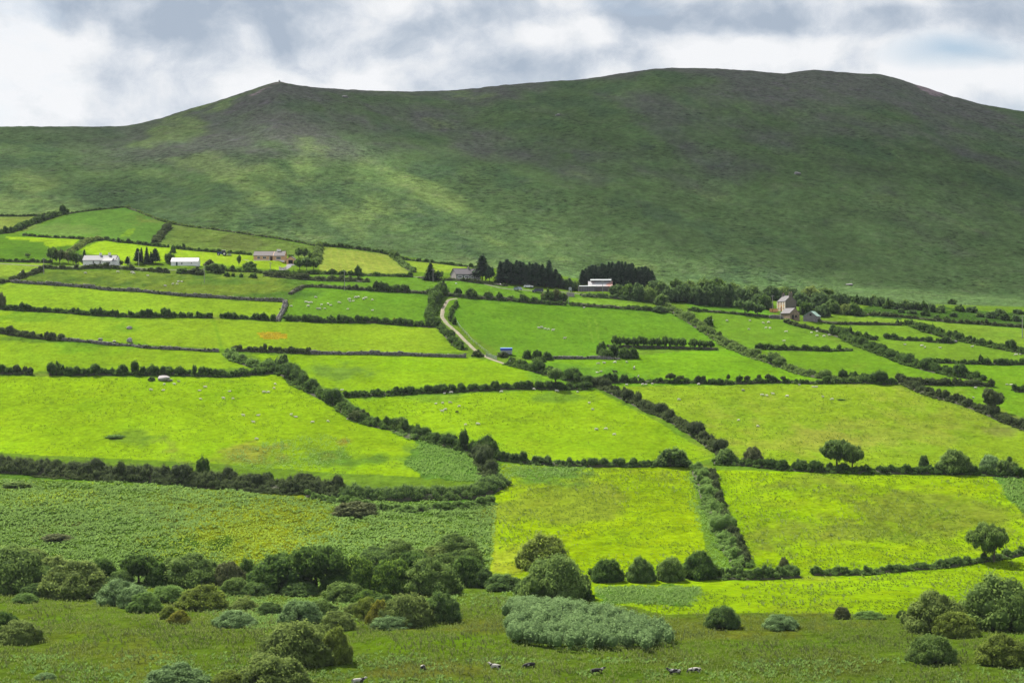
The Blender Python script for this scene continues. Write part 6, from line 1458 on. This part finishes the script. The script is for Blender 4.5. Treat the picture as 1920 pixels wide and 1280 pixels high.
# small things on the road edge
t_, u = root_at('oil_tank', 'pale grey oil tank on a stand beside the barn lane', 'tank', 1067, 548, 0)
MB().prism([(0, .6), (4.6 * u, .6), (5.0 * u, .9), (5.0 * u, 1.7), (4.6 * u, 2.0), (0, 2.0), (-.4 * u, 1.7), (-.4 * u, .9)], 0, 1.2).part('tank', M['sheet'], t_)
MB().box(.1, .3, .1, 1.1, -.4, .6).box(4.2 * u, 4.2 * u + .2, .1, 1.1, -.4, .6).part('stand', M['greyboard'], t_)
t_, u = root_at('field_wall', 'pale rendered wall at the barn entrance', 'wall', 1062, 556, R(-4))
MB().box(0, 15 * u, 0, .35, -.6, 1.3).box(-.06, 15 * u + .06, -.06, .41, 1.3, 1.42).part('panel', M['pinkgrey'], t_)
t_, u = root_at('feed_barrel', 'red feed barrel lying by the navy people carrier', 'barrel', 1021, 556, R(25))
MB().tube([(0, 0, .4), (.1, 0, .4), (1.2, 0, .4), (1.3, 0, .4)], [.36, .42, .42, .36], 12).part('drum', M['redbox'], t_); MB().tube([(.4, 0, .4), (.5, 0, .4)], [.44, .44], 12).part('hoop', M['steel'], t_)
for lab, x_, y_, s_ in [('white garden ornament stone, left one below the grey house', 829, 531, .5), ('white garden ornament stone, right one below the grey house', 855, 533, .55), ('white painted rock beside the plantation edge', 938, 535, .75)]:
    p = P(x_, y_); g = np.random.default_rng(int(x_))
    tag(obj('painted_stone', mesh_np('painted_stone', _ICOV * np.array([s_, s_ * .7, s_ * .6]) * g.uniform(.8, 1.2, (12, 1)), _ICOF.ravel(), np.full(20, 3), [M['white']], smooth=True), None, (p.x, p.y, p.z + s_ * .3)), lab, 'stone', 'white painted stones')

# boulders
def rock_mesh(name, seed, n=14):
    g = np.random.default_rng(seed)
    th, ph = np.meshgrid(np.linspace(0, 2 * np.pi, 2 * n, endpoint=False), np.linspace(0.02, np.pi - .02, n))
    d = np.stack([np.cos(th) * np.sin(ph), np.sin(th) * np.sin(ph), np.cos(ph)], -1).reshape(-1, 3)
    pl = unit(g.normal(size=(11, 3))); r = np.min(np.where(d @ pl.T > .25, .72 / np.maximum(d @ pl.T, .25), 1.35), 1)
    r = r * (1 + .22 * fbm(d[:, 0] * 2.2 + 9, d[:, 1] * 2.2 + d[:, 2] * 3, seed, 4))
    i = (np.arange(n - 1)[:, None] * 2 * n + np.arange(2 * n)[None]); j = (np.arange(n - 1)[:, None] * 2 * n + (np.arange(2 * n)[None] + 1) % (2 * n))
    q = np.stack([i, i + 2 * n, j + 2 * n, j], -1).reshape(-1, 4)
    V = d * r[:, None]
    caps = np.array([list(range(2 * n))[::1], list(range((n - 1) * 2 * n, n * 2 * n))[::-1]])
    return mesh_np(name, V, np.r_[q.ravel(), caps.ravel()], np.r_[np.full(len(q), 4), [2 * n, 2 * n]], [M['boulder']])
RK = [rock_mesh('boulder', 5 + k) for k in range(3)]
for i, (lab, x_, y_, w_, h_) in enumerate([('large pale grey boulder at the top of the flock field', 305, 713, 24, 10), ('small flattish grey boulder in the middle of a left field', 241, 616, 12, 6), ('rounded grey boulder sitting on the stony hedge', 244, 641, 11, 9),
                                          ('low pale rock half sunk in the stony hedge', 189, 637, 9, 4), ('pale rock at the foot of the stony hedge', 215, 641, 8, 4), ('low pale slab beside the large boulder', 316, 714, 12, 4),
                                          ('lone pale purple rock slab high on the mountain', 1495, 329, 18, 5), ('pale pinkish bare rock at the foot of the mountain on the right', 1594, 535, 13, 4), ('pale rocks on the mountain shoulder at left', 648, 184, 14, 4), ('pale scree rock on the mountain upper middle', 1045, 219, 12, 4),
                                          ('pale rock by the upper diagonal hedge at right', 1785, 641, 16, 5), ('small summit cairn on the pointed top', 524, 154, 5, 3)]):
    if y_ < 560:
        zz = _bil(np.full(900, float(x_)), np.linspace(900, 1600, 900)); Ys = np.linspace(900, 1600, 900); yy = np.minimum.accumulate(CY - F * zz / Ys); Y0 = float(np.interp(-y_, -yy, Ys)); X0 = (x_ - CX) / F * Y0; p = Vector((X0, Y0, gz1(X0, Y0)))
    else: p = P(x_, y_)
    u = mpp(p.y)
    tag(obj('boulder', RK[i % 3], None, (p.x, p.y, p.z + h_ * u * .25), i * 1.3, (w_ * u * .5, w_ * u * .42, h_ * u * .52)), lab, 'boulder', 'grey boulders and rocks')

# ------------------------------------------------------------------ animals: one continuous skin each
def skin_mesh(name, verts, edges, rads, sub=1):
    me = bpy.data.meshes.new(name); me.from_pydata(verts, edges, [])
    o = bpy.data.objects.new(name, me); COL.objects.link(o)
    md = o.modifiers.new('skin', 'SKIN'); md.use_smooth_shade = True
    sv = me.skin_vertices[0].data
    for i, r in enumerate(rads): sv[i].radius = r if isinstance(r, tuple) else (r, r)
    sv[0].use_root = True
    sb = o.modifiers.new('sub', 'SUBSURF'); sb.levels = sub; sb.render_levels = sub
    dg = bpy.context.evaluated_depsgraph_get(); dg.update()
    out = bpy.data.meshes.new_from_object(o.evaluated_get(dg)); out.name = name
    bpy.data.objects.remove(o); bpy.data.meshes.remove(me)
    return out

def quadruped(name, L, Hh, girth, head_low, leg_r, lying=False, cow=False):
    bz = Hh * .70; v, r, e = [], [], []
    def add(p, rad, prev=None):
        v.append(p); r.append(rad); i = len(v) - 1
        if prev is not None: e.append((prev, i))
        return i
    if lying: bz = girth * .85
    pel = add((-.34 * L, 0, bz), girth * .86); mid = add((0, 0, bz - .03 * Hh), girth, pel); ch = add((.30 * L, 0, bz - .01 * Hh), girth * .90, mid)
    ru = add((-.47 * L, 0, bz + .02 * Hh), girth * .55, pel)
    tl = add((-.52 * L, 0, bz - .18 * Hh), girth * .13, ru); add((-.53 * L, 0, bz - .45 * Hh if not lying else bz * .4), girth * .07, tl)
    if head_low:
        nk = add((.46 * L, 0, bz - .06 * Hh), girth * .48, ch); hd = add((.60 * L, 0, bz * .42), girth * .34, nk); add((.66 * L, 0, bz * .12), girth * .20, hd)
    else:
        nk = add((.47 * L, 0, bz + .18 * Hh), girth * .42, ch); hd = add((.56 * L, 0, bz + .34 * Hh), girth * .34, nk); add((.70 * L, 0, bz + .25 * Hh), girth * .2, hd)
    for s in (-1, 1): add((v[hd][0] - .02 * L, s * girth * .55, v[hd][2] + .05 * Hh), girth * .09, hd)
    if not lying:
        for s in (-1, 1):
            k = add((-.36 * L, s * girth * .58, Hh * .46), leg_r * 1.9, pel); h = add((-.42 * L, s * girth * .58, Hh * .26), leg_r * 1.05, k); add((-.39 * L, s * girth * .58, .0), leg_r, h)
            k = add((.30 * L, s * girth * .52, Hh * .44), leg_r * 1.6, ch); h = add((.31 * L, s * girth * .52, Hh * .24), leg_r * 1.05, k); add((.30 * L, s * girth * .52, .0), leg_r, h)
    else:
        for s in (-1, 1):
            k = add((-.20 * L, s * girth * .95, girth * .28), leg_r * 1.6, pel); add((.02 * L, s * girth * 1.0, leg_r), leg_r, k)
            k = add((.34 * L, s * girth * .8, girth * .25), leg_r * 1.5, ch); add((.46 * L, s * girth * .7, leg_r), leg_r, k)
    if cow: add((-.20 * L, 0, bz - .36 * Hh), girth * .30, pel)
    me = skin_mesh(name, v, e, r, 1)
    hx = v[nk][0] + .02 * L; hz = v[hd][2]
    me.materials.append(None); me.materials.append(None)
    for p in me.polygons:
        c = p.center
        if (c.x > hx and (c.z < bz * .66 or not head_low)) or (c.z < Hh * .30 and not lying): p.material_index = 1
    me['nose'] = 1
    return me
def dressed(me, m0, m1):
    c = me.copy(); c.materials.clear(); c.materials.append(m0); c.materials.append(m1); return c
SG, SS, SL_ = quadruped('sheep', 1.25, .82, .30, True, .05), quadruped('sheep', 1.2, .85, .30, False, .05), quadruped('sheep', 1.25, .8, .31, False, .05, True)
SHEEP = {k: [dressed(q, M[a], M[b]) for q in (SG, SS, SL_)] for k, a, b in (('w', 'fleece', 'face'), ('b', 'fleece', 'dface'), ('g', 'fdark', 'dface'), ('k', 'black', 'dface'))}
FL = [('boulder field flock', 'in the lime field under the boulder', [(283, 732), (308, 722, 'b'), (306, 732), (335, 716, 'g'), (327, 722), (374, 733), (376, 750, 'b'), (385, 727), (419, 749, 'b'), (437, 749, 'b'), (430, 735), (456, 781), (475, 794), (484, 780, 'b'), (481, 825), (495, 737), (503, 737), (514, 729), (516, 721), (546, 779), (555, 782), (586, 792), (615, 790), (652, 785)]),
      ('sheep lying along the diagonal hedge', 'close under the leafy diagonal hedge', [(583, 733), (588, 732), (610, 733), (631, 732), (641, 732)]),
      ('middle lime field flock', 'in the middle lime field', [(833, 737), (846, 736, 'b'), (940, 735), (1001, 731), (1044, 734), (1083, 735), (817, 757, 'b'), (830, 757, 'g'), (844, 756, 'g'), (861, 763), (829, 773), (835, 769), (857, 774, 'k'), (873, 798), (896, 797), (1105, 756), (1111, 768), (1118, 806), (1136, 805, 'b'), (1152, 816)]),
      ('cow pasture sheep', 'in the pasture with the cows', [(1122, 683, 'g'), (1133, 681), (1153, 681), (1175, 680), (1120, 698), (1127, 697)]),
      ('olive pasture flock', 'in the wide olive pasture at right', [(1175, 721), (1205, 720), (1211, 719), (1223, 719), (1310, 720), (1273, 749), (1393, 732, 'g'), (1429, 741, 'b'), (1438, 742, 'b'), (1449, 739), (1476, 743), (1385, 788), (1421, 799), (1499, 721), (1525, 725), (1530, 725), (1543, 744), (1560, 749), (1222, 770), (1158, 734)]),
      ('grey wall flock', 'in the field right of the pale stone wall', [(592, 559), (574, 568), (579, 568), (583, 569), (578, 575), (546, 575), (603, 573), (615, 571), (620, 573), (595, 580, 'g'), (599, 580), (609, 580), (636, 569), (655, 563), (656, 567), (662, 566), (667, 560), (672, 559), (682, 563), (686, 561), (698, 564), (652, 580), (698, 583)]),
      ('big green field sheep', 'in the big green field right of the lane', [(1011, 615), (1016, 615), (1022, 617), (1028, 618), (1037, 620), (1059, 635, 'g'), (1095, 578)]),
      ('farmhouse pasture flock', 'in the pasture below the tall farmhouse', [(1334, 604), (1363, 604), (1406, 603), (1404, 619, 'b'), (1431, 607), (1441, 606), (1436, 616), (1444, 617), (1474, 622), (1522, 623), (1532, 622), (1532, 630), (1545, 631), (1555, 629), (1470, 640)]),
      ('right hand pasture flock', 'in the pasture between the two big diagonal hedges', [(1697, 646), (1728, 648), (1734, 652), (1763, 652, 'b'), (1823, 651), (1905, 666), (1913, 665)]),
      ('far right sheep', 'in the far right field by the leaning tree', [(1829, 728), (1825, 745), (1888, 721), (1896, 721), (1657, 710)]),
      ('rough upper field flock', 'in the rough field below the white bungalow', [(40, 512), (160, 513), (221, 511), (248, 512), (251, 514), (277, 518), (310, 537), (334, 529), (341, 529), (324, 534), (332, 534)])]
TXT = {'w': 'white sheep', 'b': 'white black faced sheep', 'g': 'grubby grey sheep', 'k': 'black sheep'}
r_ = random.Random(3)
for grp, where, lst in FL:
    full = [(a[0], a[1], a[2] if len(a) > 2 else 'w') for a in lst]
    full.sort(key=lambda a: a[0])
    for i, (x_, y_, kd) in enumerate(full):
        p = P(x_, y_); pose = r_.choice([0, 0, 0, 1, 2]) if grp != 'sheep lying along the diagonal hedge' else 2
        s_ = r_.uniform(.72, .98) * (1.1 if p.y > 700 else 1.0)
        o = obj('sheep', SHEEP[kd][pose], None, (p.x, p.y, gz1(p.x, p.y) - .02), r_.choice([0, math.pi]) + r_.uniform(-.9, .9), (s_, s_, s_))
        tag(o, f'{TXT[kd]} {where}, {nth(i)} from left', 'sheep', grp)

def cow_mat(name, seed, thr):
    m, t = new_mat(name)
    tc = t.n('ShaderNodeTexCoord').outputs['Object']; mp = t.n('ShaderNodeMapping'); mp.inputs['Location'].default_value = (seed, seed * .7, 0); t.l(tc, mp.inputs[0])
    nz = t.noise(mp.outputs[0], 1.5, 2, .4); c = t.ramp(nz, [(thr, (.014, .012, .012)), (thr + .03, (.40, .38, .34))])
    b = t.n('ShaderNodeBsdfPrincipled', i_Roughness=.7); b.inputs['Specular IOR Level'].default_value = .3; t.l(c, b.inputs['Base Color'])
    o = t.n('ShaderNodeOutputMaterial'); t.l(b.outputs[0], o.inputs[0]); return m
CG, CS = quadruped('cow', 2.3, 1.4, .42, True, .075, cow=True), quadruped('cow', 2.3, 1.4, .42, False, .075, cow=True)
for lab, x_, y_, rot, hd, sd_, thr in [
    ('black and white cow seen from behind on the bog, left of centre', 793, 1254, R(78), 1, 2.0, .46), ('white rumped cow with darker front on the bog', 928, 1255, R(150), 0, 5.2, .40), ('mostly black cow right of the white rumped one', 992, 1252, R(200), 1, 7.7, .60),
    ('black cow half sunk in the weeds with a white face', 1120, 1262, R(8), 0, 11.3, .58), ('cow with a white flash lying far right in the weeds', 1264, 1262, R(185), 0, 3.9, .55), ('black and white cow grazing at right on the bog', 1302, 1259, R(170), 1, 9.1, .50),
    ('cow at the very bottom edge left of centre', 672, 1283, R(10), 0, 14.2, .45),
    ('black cow in the pasture above the thorn hedge', 1153, 699, R(190), 0, 7.7, .66), ('pale dun cow standing in the pasture above the thorn hedge', 1189, 692, R(75), 0, 15.0, .30), ('black and white calf against the thorn hedge', 1197, 707, R(80), 0, 6.6, .50)]:
    p = P(x_, y_); mt = cow_mat('cow_hide', sd_, thr); me = dressed(CG if hd else CS, mt, mt)
    o = obj('cow', me, None, (p.x, p.y, gz1(p.x, p.y) - (.32 if p.y < 600 else .03)), rot, (.9,) * 3 if p.y < 600 else (.8,) * 3)
    tag(o, lab, 'cow', 'cows on the bog' if p.y < 600 else 'cattle in the green pasture')

# ------------------------------------------------------------------ clouds overhead (they shade the mountain and the bog) and the air of the valley
def cloud_mat(dens):
    m, t = new_mat('cloud_vapour')
    v = t.n('ShaderNodeVolumePrincipled'); v.inputs['Color'].default_value = (.96, .97, 1, 1); v.inputs['Density'].default_value = dens; v.inputs['Anisotropy'].default_value = .3
    o = t.n('ShaderNodeOutputMaterial'); t.l(v.outputs[0], o.inputs['Volume']); return m
def cloud(label, gx, gy, rx, ry, dens, thick=130, alt=900, seed=1):
    """A cloud standing up-sun of the ground at (gx, gy), so that its shade falls there."""
    z0 = gz1(gx, gy); k = (alt - z0) / sd.z
    c = np.array([gx + sd.x * k, gy + sd.y * k, alt])
    n = 40
    th, ph = np.meshgrid(np.linspace(0, 2 * np.pi, 2 * n, endpoint=False), np.linspace(0.03, np.pi - .03, n))
    d = np.stack([np.cos(th) * np.sin(ph), np.sin(th) * np.sin(ph), np.cos(ph)], -1).reshape(-1, 3)
    q = 1 + .75 * fbm(d[:, 0] * 1.9 + 5 + seed, d[:, 1] * 1.9 + d[:, 2] * 1.3, seed, 5)
    V = d * q[:, None] * np.array([rx, ry, thick])
    i = (np.arange(n - 1)[:, None] * 2 * n + np.arange(2 * n)[None]); j = (np.arange(n - 1)[:, None] * 2 * n + (np.arange(2 * n)[None] + 1) % (2 * n))
    f = np.stack([i, i + 2 * n, j + 2 * n, j], -1).reshape(-1, 4)
    caps = np.array([list(range(2 * n)), list(range((n - 1) * 2 * n, n * 2 * n))[::-1]])
    me = mesh_np('cloud', V, np.r_[f.ravel(), caps.ravel()], np.r_[np.full(len(f), 4), [2 * n, 2 * n]], [cloud_mat(dens)], smooth=True)
    return tag(obj('cloud', me, None, c), label, 'cloud', kind='stuff')
cloud('long cumulus bank standing above the mountain top', 120, 1510, 780, 250, .0072, seed=3)
cloud('broad cumulus above the right hand mountain flank', 270, 1130, 270, 180, .0054, seed=8)
cloud('thin cumulus above the left shoulder of the mountain', -330, 1210, 170, 120, .0022, seed=14)
cloud('flat cumulus above the bog', 10, 318, 330, 78, .0012, seed=21)

cloud('unseen wispy cloud added to dim the lower left flank', -110, 1085, 260, 110, .0016, seed=33)  # added out of view to soften the bright gap in the cloud shade

def haze(dens):
    m, t = new_mat('valley_air')
    v = t.n('ShaderNodeVolumePrincipled'); v.inputs['Color'].default_value = (.80, .88, 1, 1); v.inputs['Density'].default_value = dens; v.inputs['Anisotropy'].default_value = .2
    o = t.n('ShaderNodeOutputMaterial'); t.l(v.outputs[0], o.inputs['Volume'])
    b = MB().box(-2600, 2600, -60, 3700, -75, 330)
    tag(obj('haze', b.mesh('haze', m)), 'thin bluish air filling the valley', 'haze', kind='stuff')
haze(.000023)
